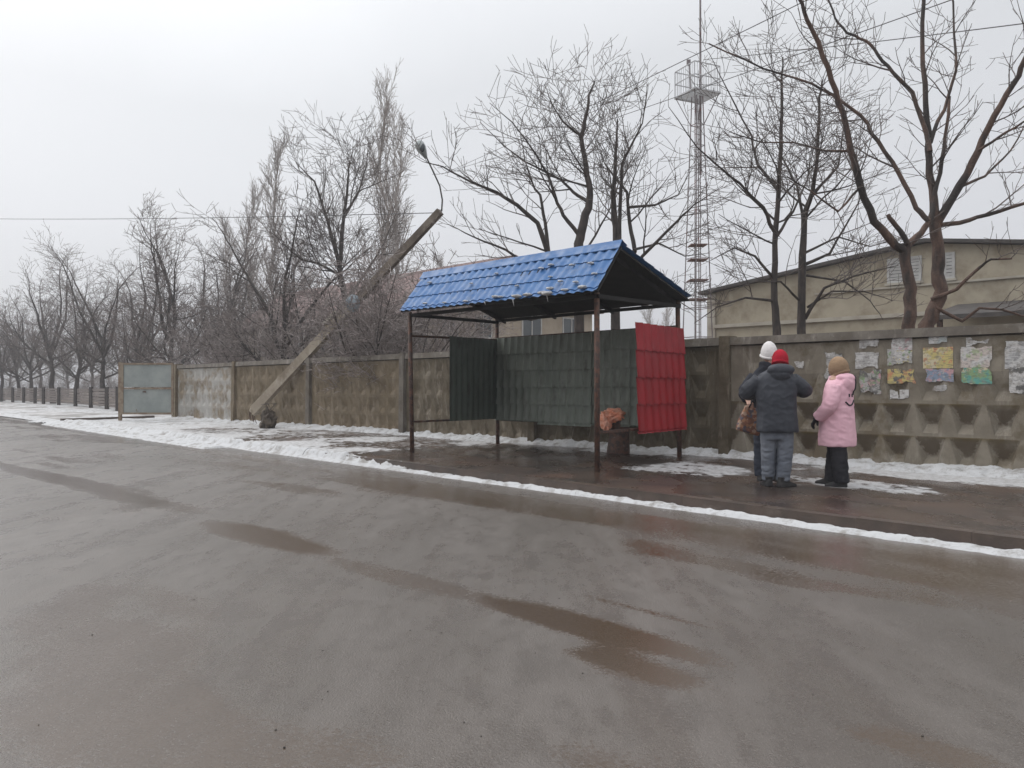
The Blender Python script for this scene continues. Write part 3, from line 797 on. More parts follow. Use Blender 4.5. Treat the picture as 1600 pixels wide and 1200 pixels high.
# front slope
U = (rg_l - rg_r); Uf = (ef_l - ef_r)
def slope_sheet(tr, tl, br_, bl_, rowlen, name, mat, flip, seed):
    """sheet stretched between four corners (top right, top left, bottom right, bottom left)"""
    Wd = ((tl - tr).length + (bl_ - br_).length) / 2; Ln = ((br_ - tr).length + (bl_ - tl).length) / 2
    me = tile_sheet((0, 0, 0), (1, 0, 0), (0, 1, 0), (0, 0, 1), Wd, Ln, row=rowlen, seed=seed, amp=0.029, step=0.015)
    nrm = (tl - tr).cross(br_ - tr).normalized()
    if nrm.z < 0: nrm = -nrm
    for v in me.vertices:
        a, b, h = v.co.x / Wd, v.co.y / Ln, v.co.z
        v.co = tr.lerp(tl, a).lerp(br_.lerp(bl_, a), b) + nrm * h
    if flip: me.flip_normals()
    return obj(name, me, mat, shelter)
slope_sheet(rg_r, rg_l, ef_r, ef_l, 0.345, 'roof_sheet', MAT['blue'], False, 1)
slope_sheet(rg_r, rg_l, eb_r, eb_l, 0.36, 'roof_sheet', MAT['blue'], False, 2)
# boarding under the roof
def slab(tr, tl, br_, bl_, t0, t1):
    nrm = (tl - tr).cross(br_ - tr).normalized()
    if nrm.z < 0: nrm = -nrm
    return MB().hexa([q - nrm * t1 for q in (tr, tl, bl_, br_)], [q - nrm * t0 for q in (tr, tl, bl_, br_)])
ins = lambda a, b, k: a.lerp(b, k)
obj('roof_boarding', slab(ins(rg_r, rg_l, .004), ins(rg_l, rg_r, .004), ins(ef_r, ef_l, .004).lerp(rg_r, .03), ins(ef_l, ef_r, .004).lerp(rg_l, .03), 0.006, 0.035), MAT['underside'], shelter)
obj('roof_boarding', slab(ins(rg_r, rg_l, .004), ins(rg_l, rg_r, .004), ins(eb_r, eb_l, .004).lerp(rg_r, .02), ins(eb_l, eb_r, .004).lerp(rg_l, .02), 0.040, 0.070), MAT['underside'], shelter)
# ridge cap
rc = MB()
n1 = (ef_r - rg_r).normalized(); n2 = (eb_r - rg_r).normalized(); up = Vector((0, 0, 1))
o0 = rg_r + up * 0.062; o1 = rg_l + up * 0.062
prof = [n1 * 0.15 - up * 0.0, n1 * 0.05 + up * 0.012, up * 0.03, n2 * 0.06 + up * 0.012, n2 * 0.16]
vs = [o0 + q for q in prof] + [o1 + q for q in prof] + [o0 + q - up * .012 for q in prof] + [o1 + q - up * .012 for q in prof]
fs = [(i, i + 1, i + 6, i + 5) for i in range(4)] + [(i + 11, i + 10, i + 15, i + 16) for i in range(4)] + [(0, 5, 15, 10), (4, 14, 19, 9)]
rc.add(vs, fs)
obj('ridge_cap', rc, MAT['blue'], shelter)
# roof frame
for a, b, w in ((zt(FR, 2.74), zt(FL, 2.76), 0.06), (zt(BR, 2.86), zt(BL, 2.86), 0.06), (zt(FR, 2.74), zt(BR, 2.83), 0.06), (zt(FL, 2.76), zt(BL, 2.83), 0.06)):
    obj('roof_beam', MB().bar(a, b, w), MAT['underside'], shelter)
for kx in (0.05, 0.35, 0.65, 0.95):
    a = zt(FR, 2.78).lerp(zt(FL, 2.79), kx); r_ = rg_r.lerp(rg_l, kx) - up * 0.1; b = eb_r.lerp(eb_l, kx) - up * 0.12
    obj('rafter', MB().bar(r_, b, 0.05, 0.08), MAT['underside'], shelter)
# wall rails
for a, b in ((zt(FL, 0.72), zt(BL, 0.70)), (zt(FL, 2.36), zt(BL, 2.44)), (zt(FR, 0.70), zt(BR, 0.70)), (zt(BR, 0.66), zt(BL, 0.66)), (zt(BR, 2.47), zt(BL, 2.47)), (zt(FR, 2.40), zt(BR, 2.46))):
    if abs(a.z - 2.40) < 0.01: continue
    obj('rail', MB().bar(a, b, 0.04), MAT['rust'], shelter)
inw = -Vector((R2, R2, 0))
# rear wall, three sheets
wl = zt(BL, 2.47) + inw * 0.05; wr = zt(BR, 2.47) + inw * 0.05
Uw = (wl - wr); Lw = Uw.length; Uw.normalize()
cuts = [0.0, 1.02, 1.98, 3.45, Lw]
for i in range(4):
    O = wr + Uw * (cuts[i] + 0.006) + inw * (0.008 * (i % 2))
    obj('rear_panel', tile_sheet(O + Vector((0, 0, 0.01 * (i % 2) - .003 * i)), Uw, (0, 0, -1), inw, cuts[i + 1] - cuts[i] + 0.02, 1.82 + 0.02 * (i % 3), wave=0.21, row=0.36, amp=0.042, step=0.032, pw=2.0, seed=10 + i), MAT['green'], shelter)
# left side panel
a = zt(FL, 0).lerp(zt(BL, 0), 0.37); b = zt(BL, 0).lerp(zt(FL, 0), 0.02)
Us = (b - a); Ls = Us.length; nrm = Vector((0, 0, 1)).cross(Us).normalized()
if nrm.dot(Vector((0, -1, 0))) < 0: nrm = -nrm
obj('side_panel', tile_sheet(zt(a, 2.43) + nrm * 0.03, Us, (0, 0, -1), nrm, Ls, 1.74, wave=0.20, row=1.8, amp=0.035, step=0.0, seed=21), MAT['green_dark'], shelter, label='dark green ribbed side panel')
# right side panel, red
a = zt(FR, 0).lerp(zt(BR, 0), 0.36); b = zt(BR, 0).lerp(zt(FR, 0), -0.02)
Us = (b - a); Ls = Us.length; nrm = Vector((0, 0, 1)).cross(Us).normalized()
if nrm.dot(Vector((0.3, -1, 0))) < 0: nrm = -nrm
red_n = nrm
obj('side_panel', tile_sheet(zt(a, 2.43) + nrm * 0.035, Us, (0.02, 0, -1), nrm, Ls, 1.80, wave=0.26, row=0.44, amp=0.05, step=0.028, pw=1.3, na=12, seed=31), MAT['red'], shelter, label='bright red metal tile side panel')
obj('foot_brace', MB().tube([zt(FR, 0.30) + Vector((.02, .0, 0)), zt(FR, 0.2) + Vector((.06, .03, 0)), zt(FR, 0.115) + Vector((.17, .05, 0))], 0.014, 6), MAT['rust'], shelter)

# snow clinging to the roof
sn = MB(); rng = random.Random(5); sn.smooth = True
nrm = (rg_l - rg_r).cross(ef_r - rg_r).normalized()
if nrm.z < 0: nrm = -nrm
for (u, v, sz) in [(0.06, .93, .09), (0.10, .80, .06), (.13, .95, .07), (.17, .74, .06), (.20, .88, .08), (.23, .60, .05), (.29, .97, .09), (.30, .35, .06), (.26, .30, .07), (.37, .72, .05), (.42, .95, .06), (.45, .93, .08), (.60, .96, .06), (.63, .5, .05), (.72, .94, .05), (.84, .9, .06), (.9, .3, .06), (.52, .32, .05), (.08, .40, .07), (.16, .38, .06), (.34, .98, .1), (.2, .99, .12), (.22, .97, .1), (.04, .66, .06)]:
    c = rg_r.lerp(rg_l, u).lerp(ef_r.lerp(ef_l, u), v) + nrm * 0.06
    ph = rng.random() * 9
    sn.ball(c, sz * .8, sz * .6, sz * .28, 12, 8, lambda p: 1 + 0.5 * mnoise.noise(p * 1.8 + Vector((ph, 0, 0))))
for u, L in ((.205, .10), (.36, .12), (.50, .05)):
    c = ef_r.lerp(ef_l, u) + nrm * 0.03
    sn.tube([c, c + Vector((0.01, -0.005, -L * .5)), c + Vector((0.02, 0.0, -L))], [0.011, 0.007, 0.002], 6)
solo('roof_snow', sn, MAT['snow'], 'clumps of snow and short icicles clinging to the blue roof', 'snow', kind='stuff')

# litter bin with orange bag
bx = Gp(966, 708); bin_base = Vector((bx.x, bx.y, 0.12))
bt = thing('litter_bin', 'dark rusty litter bin standing at the back of the shelter beside the red panel', 'litter bin', bin_base)
bb = MB(); bb.smooth = True
bb.loft([(bin_base.x + .03 * f, bin_base.y, 0.12 + 0.66 * f, 0.225 - 0.06 * f, 0.225 - 0.06 * f) for f in (0, .03, .3, .6, .97, 1.0)], 18)
obj('body', bb, MAT['rust'], bt)
rm_ = MB(); ring = [Vector((bin_base.x + .03 + .17 * math.cos(a), bin_base.y + .17 * math.sin(a), .79)) for a in [2 * math.pi * i / 18 for i in range(19)]]
rm_.tube(ring, 0.014, 6, cap=False); obj('rim', rm_, MAT['dark_steel'], bt)
bg = MB(); bg.smooth = True
bc = bin_base + Vector((-0.10, -0.10, 0.62))
crm = lambda o: (lambda p: 0.74 + 0.55 * abs(mnoise.noise(p * 1.6 + Vector((o, 1, 7)))) + 0.34 * abs(mnoise.noise(p * 3.7 + Vector((0, o, 0)))) + .18 * abs(mnoise.noise(p * 8.0)))
bg.ball(bc + Vector((.0, 0, .12)), .25, .19, .135, 48, 32, crm(3)); bg.ball(bc + Vector((-.16, -.05, .0)), .12, .12, .19, 40, 28, crm(9))
bg.ball(bc + Vector((.17, .0, .10)), .13, .08, .05, 32, 20, crm(5))
MAT['orange'] = simple('orange_plastic', (0.92, 0.33, 0.19), (0.95, 0.50, 0.36), 9, 0.35, bump=0.5, bscale=25, bdist=0.02)
solo('plastic_bag', fuse(bg, .008, 1), MAT['orange'], 'crumpled orange plastic bag lying on the litter bin', 'bag', bc - Vector((0, 0, .16)))

# ------------------------------------------------------------------ leaning broken lamp pole
A = P(398, 641, 25.6); C_ = Vector((-2.08, 22.84, 6.495))
pole = thing('lamp_post', 'snapped concrete lamp post leaning over the fence', 'lamp post', Vector((A.x, A.y, 0.12)))
ax = (C_ - A).normalized(); sd = ax.cross(Vector((0, 0, 1))).normalized(); nu = sd.cross(ax).normalized()
def psec(c, w, h): return [c + sd * (i * w / 2) + nu * (j * h / 2) for i, j in ((-1, -1), (1, -1), (1, 1), (-1, 1))]
mid = A.lerp(C_, 0.56)
pm_ = MB().hexa(psec(A, 0.22, 0.29), psec(mid, 0.20, 0.25))
obj('shaft', pm_, MAT['pole'], pole)
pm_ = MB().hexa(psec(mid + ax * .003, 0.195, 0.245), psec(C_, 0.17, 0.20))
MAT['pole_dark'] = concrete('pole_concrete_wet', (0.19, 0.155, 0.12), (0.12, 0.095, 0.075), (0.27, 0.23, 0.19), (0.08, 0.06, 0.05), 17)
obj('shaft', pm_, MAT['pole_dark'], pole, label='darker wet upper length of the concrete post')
# ragged broken end with reinforcing bars
rg2 = random.Random(4)
bk = MB()
for i in range(16):
    c = A + sd * rg2.uniform(-.07, .07) + nu * rg2.uniform(-.11, .11) - ax * rg2.uniform(0, .08)
    bk.ball(c, .06, .06, .06, 7, 5, lambda p: 1 + .5 * mnoise.noise(p * 2 + Vector((i, 0, 0))))
obj('broken_end', bk, MAT['pole'], pole)
rb = MB()
for i in range(6):
    c = A + sd * rg2.uniform(-.07, .07) + nu * rg2.uniform(-.1, .1)
    rb.tube([c, c - ax * .15 + Vector((rg2.uniform(-.05, .05), 0, -.05)), c - ax * .22 + Vector((rg2.uniform(0, .14), rg2.uniform(-.05, .05), -.22))], .011, 5)
obj('reinforcing_bars', rb, MAT['rust'], pole)
# arm + lamp at the top
YC = 22.84
arm_px = [(690, 330), (691, 312), (687, 290), (676, 266), (665, 243)]
am = MB(); am.smooth = True; am.tube([P(x, y, YC - 0.1 * i) for i, (x, y) in enumerate(arm_px)], 0.022, 8)
arm = obj('arm', am, MAT['dark_steel'], pole)
p0 = P(666, 247, YC - .4); p1 = P(652, 219, YC - .6)
lm = MB(); lm.smooth = True
prof = [(0, .04), (.12, .06), (.3, .10), (.55, .145), (.8, .14), (.93, .10), (1.0, .03)]
lm.tube([p0.lerp(p1, t) for t, r in prof], [r for t, r in prof], 14)
lh = obj('lamp_head', lm, MAT['lamp'], pole)
gl = MB(); gl.smooth = True
gd = (p1 - p0).normalized(); gc = p0.lerp(p1, .62)
gl.ball(gc + Vector((.05, -.09, -.03)), .08, .06, .13, 12, 8)
obj('lens', gl, MAT['glass'], lh)
# steel bracket and dented box half way up
bc = A.lerp(C_, 0.44)
br_ = MB(); br_.bar(bc + nu * .26 - ax * .15, bc + nu * .26 + ax * .45, .16, .10); br_.bar(bc - nu * .28 + sd * -.16, bc + nu * .36 + sd * -.16, .09); br_.bar(bc - nu * .28 + ax * .4 + sd * -.16, bc + nu * .3 + ax * .4 + sd * -.16, .09)
obj('bracket', br_, MAT['ledge'], pole)
jb = MB(); jb.smooth = True
jb.ball(P(552, 474, 23.6), .22, .10, .26, 18, 12, lambda p: 1 + .18 * mnoise.noise(p * 1.5))
MAT['blue_grey'] = simple('blue_grey_metal', (0.22, 0.27, 0.31), (0.33, 0.37, 0.40), 3, 0.5, metal=0.2)
obj('old_lamp', jb, MAT['blue_grey'], pole, label='bluish grey dented old lamp hood')
# stump
stp = Gp(419, 669)
st = MB(); st.smooth = False
st.ball((stp.x, stp.y, .36), .25, .24, .36, 20, 14, lambda p: 0.85 + .6 * mnoise.noise(p * 2.2 + Vector((1, 2, 3))) + .45 * abs(mnoise.noise(p * 5)))
for i in range(5): st.tube([(stp.x + rg2.uniform(-.15, .2), stp.y, .6), (stp.x + rg2.uniform(-.1, .3), stp.y - .1, .9), (stp.x + rg2.uniform(-.2, .4), stp.y - .1, .85)], .012, 5)
MAT['stump'] = concrete('stump_concrete', (0.12, 0.095, 0.07), (0.06, 0.045, 0.035), (0.24, 0.20, 0.16), (0.05, 0.04, 0.03), 21)
solo('broken_stump', st, MAT['stump'], 'dark jagged concrete stump of the snapped post in the snow by the fence', 'post stump', (stp.x, stp.y, .12))

# ------------------------------------------------------------------ gate and plank fence at the left
gY = 30.0
gx0, gx1 = P(190, 0, gY).x, P(271, 0, gY).x
gt = thing('metal_gate', 'rusty grey sheet metal gate leaf standing open at the end of the concrete fence', 'gate', (gx1, gY, 0.1))
z0, z1 = 0.36, 2.32
gm = MB()
for i in range(2):
    zz0 = z0 + .07 + i * .97; zz1 = zz0 + .88
    gm.box(((gx0 + gx1) / 2, gY, (zz0 + zz1) / 2), gx1 - gx0 - .14, .02, zz1 - zz0)
obj('sheet', gm, MAT['gate'], gt)
fm = MB()
for zz in (z0 + .035, z0 + .99, z1 - .035): fm.box(((gx0 + gx1) / 2, gY - .012, zz), gx1 - gx0, .06, .07)
fm.box((gx0 + .035, gY - .01, (z0 + z1) / 2), .09, .07, z1 - z0 + .004); fm.box((gx1 - .035, gY - .01, (z0 + z1) / 2), .07, .07, z1 - z0 + .004)
obj('frame', fm, MAT['gate_frame'], gt)
obj('post', MB().box((gx0 - .06, gY + .02, 1.2), .1, .12, 2.3), MAT['gate_frame'], gt)
obj('latch', MB().box(((gx0 + gx1) / 2 - .1, gY - .05, 1.22), .12, .03, .05), MAT['rust'], gt)
solo('kerb_block', MB().bar(Gp(96, 657, .1), Gp(240, 652, .1), .16, .14), MAT['kerb'], 'low concrete edging lying in the snow in front of the gate', 'kerb', Gp(160, 654.5, .1) - Vector((0, 0, .07)))
pf = thing('plank_fence', 'low grey plank fence with dark posts along the verge at far left', 'fence', FD(60, 17.2, .1))
pxs = [184, 167, 142, 118, 92, 68, 55, 37, 20, 2, -14]
def pfp(x):
    f = (170 - x) / 170; Y = 47 + 28 * f; return P(x, 606, Y)
prev = None
for x in pxs:
    p = pfp(x); h = 1.42
    obj('post', MB().box((p.x, p.y, h / 2), .18, .18, h), MAT['plank_post'], pf)
    if prev is not None:
        pl = MB()
        for j in range(6):
            zz = .30 + j * .19
            pl.bar(Vector((prev.x, prev.y + .14, zz)), Vector((p.x, p.y + .14, zz + random.Random(j + x).uniform(-.02, .02))), .03, .15)
        obj('planks', pl, MAT['plank'], pf)
    prev = p

# ------------------------------------------------------------------ buildings
def facade_window(root, s0, s1, z0, z1, D, mat='white', bars=1, slats=0):
    fr = MB(); t = .09
    fr.fbox(s0, s1, D - .05, D + .02, z0, z0 + t); fr.fbox(s0, s1, D - .05, D + .02, z1 - t, z1)
    fr.fbox(s0, s0 + t, D - .05, D + .02, z0 + t, z1 - t); fr.fbox(s1 - t, s1, D - .05, D + .02, z0 + t, z1 - t)
    for b in range(bars):
        m = s0 + (s1 - s0) * (b + 1) / (bars + 1); fr.fbox(m - .04, m + .04, D - .048, D + .02, z0 + t, z1 - t)
    w = obj('window', fr, MAT[mat], root)
    obj('pane', MB().fbox(s0 + t, s1 - t, D - .012, D + .01, z0 + t, z1 - t), MAT['glass'], w)
    if slats:
        sl = MB()
        for j in range(slats):
            zz = z0 + t + (z1 - z0 - 2 * t) * (j + .5) / slats
            sl.fbox(s0 + t, s1 - t, D - .040, D - .016, zz - .05, zz + .05)
        obj('louvre', sl, MAT['white'], w)
    obj('sill', MB().fbox(s0 - .06, s1 + .06, D - .12, D - .052, z0 - .08, z0 - .002), MAT['ledge'], w)
# hall on the right
HD = 30.0
hall = thing('industrial_hall', 'beige plastered gabled hall behind the trees at the right', 'building', FD(9, HD, .1))
apex_s, apex_z, ls, le_z = 9.3, 6.48, 18.0, 5.42
rs, re_z = -6.0, 4.2
front = [(ls, 0), (ls, le_z), (apex_s, apex_z), (rs, re_z), (rs, 0)]
vs = [FD(s, HD, z) for s, z in front] + [FD(s, HD + 40, z) for s, z in front]
hm = MB().add(vs, [(0, 1, 2, 3, 4), (9, 8, 7, 6, 5), (0, 5, 6, 1), (4, 3, 8, 9)])
obj('wall', hm, MAT['plaster'], hall)
rf = MB()
for (a, b) in (((ls + .35, le_z - .02), (apex_s, apex_z + .02)), ((apex_s, apex_z + .02), (rs - .35, re_z - .02))):
    q0 = [FD(a[0], HD - .3, a[1]), FD(a[0], HD + 40.3, a[1]), FD(b[0], HD + 40.3, b[1]), FD(b[0], HD - .3, b[1])]
    rf.hexa(q0, [p + Vector((0, 0, .12)) for p in q0])
obj('roof', rf, MAT['roof_felt'], hall)
lg = MB(); lg.fbox(4.0, ls - .02, HD - .12, HD - .003, 3.92, 4.06)
obj('ledge', lg, MAT['ledge'], hall)
lg = MB(); lg.fbox(1.0, 13.3, HD - .08, HD - .003, 4.98, 5.05)
obj('string_course', lg, MAT['ledge'], hall)
obj('pilaster', MB().fbox(ls - .35, ls + .02, HD - .1, HD - .003, 0, le_z - .05), MAT['ledge'], hall)
for x0, x1, yt, yb in ((1387, 1441, 402, 441), (1462, 1493, 395, 436)):
    sa, sb = px_s(x1, HD), px_s(x0, HD)
    pa = pd((x0 + x1) / 2, yt, HD); pb_ = pd((x0 + x1) / 2, yb, HD)
    facade_window(hall, sa, sb, pb_.z, pa.z, HD, slats=6)
cn = MB()
q0 = [FD(1.0, HD - 3.2, 3.5), FD(1.0, HD - .01, 4.1), FD(8.3, HD - .01, 4.1), FD(8.3, HD - 3.2, 3.5)]
cn.hexa(q0, [p + Vector((0, 0, .14)) for p in q0])
obj('canopy', cn, MAT['roof_felt'], hall)
for s in (1.3, 4.5, 8.0): obj('canopy_post', MB().fbox(s - .07, s + .07, HD - 3.0, HD - 2.86, 0, 3.55), MAT['rust'], hall)
# two-storey house behind the trees
BD = 32.0
house = thing('apartment_house', 'two storey pale house with a dull red roof behind the trees', 'building', FD(45, BD, .1))
b0, b1, ez = 32.2, 68.0, 6.25
obj('wall', MB().fbox(b0, b1, BD, BD + 7.5, 0, ez), MAT['plaster_house'], house)
rv = [FD(b0 - .5, BD - .6, ez - .1), FD(b1 + .5, BD - .6, ez - .1), FD(b1 + .5, BD + 8.1, ez - .1), FD(b0 - .5, BD + 8.1, ez - .1), FD(b0 + 3.2, BD + 3.75, 9.9), FD(b1 - 3.2, BD + 3.75, 9.9)]
rf = MB().add(rv + [v + Vector((0, 0, .16)) for v in rv[:4]], [(0, 3, 2, 1), (6, 7, 5, 4), (8, 9, 4, 5), (7, 8, 5), (9, 6, 4), (0, 1, 7, 6), (1, 2, 8, 7), (2, 3, 9, 8), (3, 0, 6, 9)])
roof_h = obj('roof', rf, MAT['roof_red'], house)
s = b0 + 1.4
while s < b1 - 2.2:
    for zz in (1.3, 4.25): facade_window(house, s, s + 1.55, zz, zz + 1.5, BD)
    s += 3.05
for d0 in (BD + 1.0, BD + 4.6):
    for zz in (1.3, 4.25):
        fr = MB(); t = .09; d1 = d0 + 1.7; z1_ = zz + 1.5
        fr.fbox(b0 - .05, b0 + .02, d0, d1, zz, zz + t); fr.fbox(b0 - .05, b0 + .02, d0, d1, z1_ - t, z1_)
        fr.fbox(b0 - .05, b0 + .02, d0, d0 + t, zz + t, z1_ - t); fr.fbox(b0 - .05, b0 + .02, d1 - t, d1, zz + t, z1_ - t)
        fr.fbox(b0 - .047, b0 + .02, (d0 + d1) / 2 - .04, (d0 + d1) / 2 + .04, zz + t, z1_ - t)
        w = obj('window', fr, MAT['white'], house)
        obj('pane', MB().fbox(b0 - .012, b0 + .01, d0 + t, d1 - t, zz + t, z1_ - t), MAT['glass'], w)
        obj('sill', MB().fbox(b0 - .12, b0 - .052, d0 - .06, d1 + .06, zz - .08, zz - .002), MAT['ledge'], w)

# ------------------------------------------------------------------ lattice mast
tY = 30.0
tb = P(1090, 606, tY); tx, ty = tb.x, tb.y
tw = thing('lattice_mast', 'tall thin lattice floodlight mast with a railed platform and antenna', 'mast', (tx, ty, 0.1))
zp = 1.37 + (606 - 150) / F * tY
def leg(c, z):      # half width at height z
    f = z / zp; return 0.50 * (1 - f) + 0.15 * f
rot = math.radians(25)
def corner(i, z):
    a = rot + math.pi / 4 + i * math.pi / 2; h = leg(0, z) * 1.35
    return Vector((tx + h * math.cos(a), ty + h * math.sin(a), z))
for i in range(4): obj('leg', MB().bar(corner(i, 0), corner(i, zp), .030), MAT['tower'], tw)
lat = MB(); z = 1.0; zz = [0.8, 2.2, 3.3, 4.4, 5.4, 6.3, 7.2, 8.1, 9.0, 9.8, 10.6, 11.4, 12.1]
for j in range(len(zz) - 1):
    for i in range(4):
        lat.bar(corner(i, zz[j]), corner((i + 1) % 4, zz[j]), .02)
obj('lattice', lat, MAT['tower'], tw)
ld = MB()
for dx in (-.12, .12): ld.bar((tx + dx, ty - .05, 0), (tx + dx * .8, ty - .05, zp), .024)
for j in range(42): ld.bar((tx - .12, ty - .05, .3 + j * .29), (tx + .12, ty - .05, .3 + j * .29), .016)
obj('ladder', ld, MAT['tower'], tw)
for y in (385, 408, 440, 470):
    z = 1.37 + (606 - y + 14) / F * tY - .3
    h = leg(0, z) * 1.05
    pl = MB().box((tx, ty, z), h * 1.9, h * 1.9, .035)
    obj('rest_plate', pl, MAT['tower_plate'], tw)
pf_ = MB(); hw = .80
def pc(i, z, h=hw):
    a = rot + math.pi / 4 + i * math.pi / 2; return Vector((tx + h * 1.0 * math.cos(a), ty + h * 1.0 * math.sin(a), z))
for i in range(4): pf_.bar(pc(i, zp + .03, .85), pc((i + 1) % 4, zp + .03, .85), .06)
for j in range(1, 12): pf_.bar(pc(0, zp + .03, .84).lerp(pc(1, zp + .03, .84), j / 12), pc(3, zp + .03, .84).lerp(pc(2, zp + .03, .84), j / 12), .035)
obj('platform', pf_, MAT['tower_rail'], tw)
rl = MB()
for i in range(4):
    a, b = pc(i, zp + .06, .84), pc((i + 1) % 4, zp + .06, .84)
    for hz in (.5, .98): rl.bar(a + up * hz, b + up * hz, .03)
    for j in range(9): rl.bar(a.lerp(b, j / 9), a.lerp(b, j / 9) + up * .98, .011 if j else .03)
obj('railing', rl, MAT['tower_rail'], tw)
st_ = MB()
for i in range(4): st_.bar(corner(i, zp - 1.1), pc(i, zp, .8), .03)
obj('strut', st_, MAT['tower'], tw)
an = MB(); an.tube([(tx + .12, ty, zp - 3), (tx + .12, ty, zp + 8)], [.05, .03], 6)
obj('antenna', an, MAT['tower'], tw)
fl_ = MB(); fl_.bar((tx - .25, ty, zp + .06), (tx - .3, ty, zp + 1.3), .05); fl_.box((tx - .33, ty, zp + 1.3), .14, .1, .2)
obj('floodlight', fl_, MAT['tower'], tw)

# ------------------------------------------------------------------ overhead cables
def cable(a, b, sag, lab, r=.012):
    pts = []
    for i in range(25):
        t = i / 24; p = a.lerp(b, t); p.z -= sag * 4 * t * (1 - t); pts.append(p)
    c = MB(); c.smooth = True; c.tube(pts, r, 5)
    solo('overhead_cable', c, MAT['cable'], lab, 'cable', a, 'overhead cables')
cable(P(1420, -80, 15), P(690, 272, 52), .12, 'upper of the two steep cables crossing the sky left of the big reddish tree')
cable(P(1640, -56, 15), P(700, 268, 55), .15, 'lower of the two steep cables, passing through the reddish tree')
cable(P(1660, 28, 15), P(1100, 92, 30), .05, 'nearly level cable between the mast and the right edge')
cable(P(-60, 341, 44), P(690, 332, 22.9), .10, 'thin level cable running from the leaning post to the left edge')

# ------------------------------------------------------------------ trees
def branch_mesh(name, branches, smooth=True):
    groups = {}; MI = []
    for pts, rad, n in branches: groups.setdefault((len(pts), n), []).append((pts, rad))
    VV = []; QQ = []; off = 0
    for (m, n), lst in groups.items():
        Pn = np.array([[tuple(p) for p in b[0]] for b in lst]); Rn = np.array([b[1] for b in lst])      # (B,m,3),(B,m)
        T = np.gradient(Pn, axis=1); T /= np.linalg.norm(T, axis=2, keepdims=True) + 1e-9
        mean = T.mean(1); ref = np.zeros_like(mean)
        ref[np.arange(len(mean)), np.abs(mean).argmin(1)] = 1
        ref = np.repeat(ref[:, None, :], m, 1)
        X = np.cross(T, ref); X /= np.linalg.norm(X, axis=2, keepdims=True) + 1e-9
        Yv = np.cross(T, X)
        ang = np.arange(n) * 2 * np.pi / n
        ring = Pn[:, :, None, :] + Rn[:, :, None, None] * (X[:, :, None, :] * np.cos(ang)[None, None, :, None] + Yv[:, :, None, :] * np.sin(ang)[None, None, :, None])
        B = len(lst)
        I = (np.arange(B * m * n) + off).reshape(B, m, n); J = np.roll(I, -1, 2)
        Qd = np.stack([I[:, :-1], J[:, :-1], J[:, 1:], I[:, 1:]], -1).reshape(-1, 4)
        VV.append(ring.reshape(-1, 3)); QQ.append(Qd); off += B * m * n; MI.append(np.full(len(Qd), 0 if n <= 3 else 1, np.int32))
    me = mesh_np(name, np.concatenate(VV), np.concatenate(QQ), smooth=smooth)
    me.polygons.foreach_set('material_index', np.concatenate(MI)); return me

def rand_perp(d, rng):
    v = Vector((rng.gauss(0, 1), rng.gauss(0, 1), rng.gauss(0, 1)))
    v -= d * v.dot(d)
    return v.normalized()
def grow(out, p, d, L, r, lvl, prm, rng, rmin):
    segs = prm['segs'][lvl]; wig = prm['wig'][lvl]; trop = prm['trop'][lvl]
    pts = [p]; dirs = [d]; q = p
    for i in range(segs):
        d = (d + Vector((rng.gauss(0, wig), rng.gauss(0, wig), rng.gauss(0, wig) + trop))).normalized()
        q = q + d * (L / segs); pts.append(q); dirs.append(d)
    rend = max(rmin * .8, r * .28)
    rad = [max(rmin * .7, r + (rend - r) * (i / segs)) for i in range(segs + 1)]
    out.append((pts, rad, 7 if r > .06 else 5 if r > .022 else 3))
    spawn(out, pts, rad, L, lvl, prm, rng, rmin)
def spawn(out, pts, rad, L, lvl, prm, rng, rmin, t0=None):
    if lvl >= prm['max']: return
    n = max(1, int(L * prm['dens'][lvl] + rng.random()))
    m = len(pts) - 1; st = prm['t0'][lvl] if t0 is None else t0
    for i in range(n):
        t = st + (1 - st) * (i + rng.random()) / n
        f = min(t * m, m - 1e-4); k_ = int(f); p = pts[k_].lerp(pts[k_ + 1], f - k_)
        d = (pts[k_ + 1] - pts[k_]).normalized(); rr = rad[k_] + (rad[k_ + 1] - rad[k_]) * (f - k_)
        a = math.radians(rng.gauss(prm['ang'][lvl], 10))
        nd = (d * math.cos(a) + rand_perp(d, rng) * math.sin(a)).normalized()
        if nd.z < -0.25: nd.z *= -0.4; nd.normalize()
        cl = prm['len'][lvl] * rng.uniform(.55, 1.25) * (1 - prm['short'][lvl] * t)
        cr = max(rmin, min(rr * .62, cl * .0135 + .002))
        grow(out, p, nd, cl, cr, lvl + 1, prm, rng, rmin)
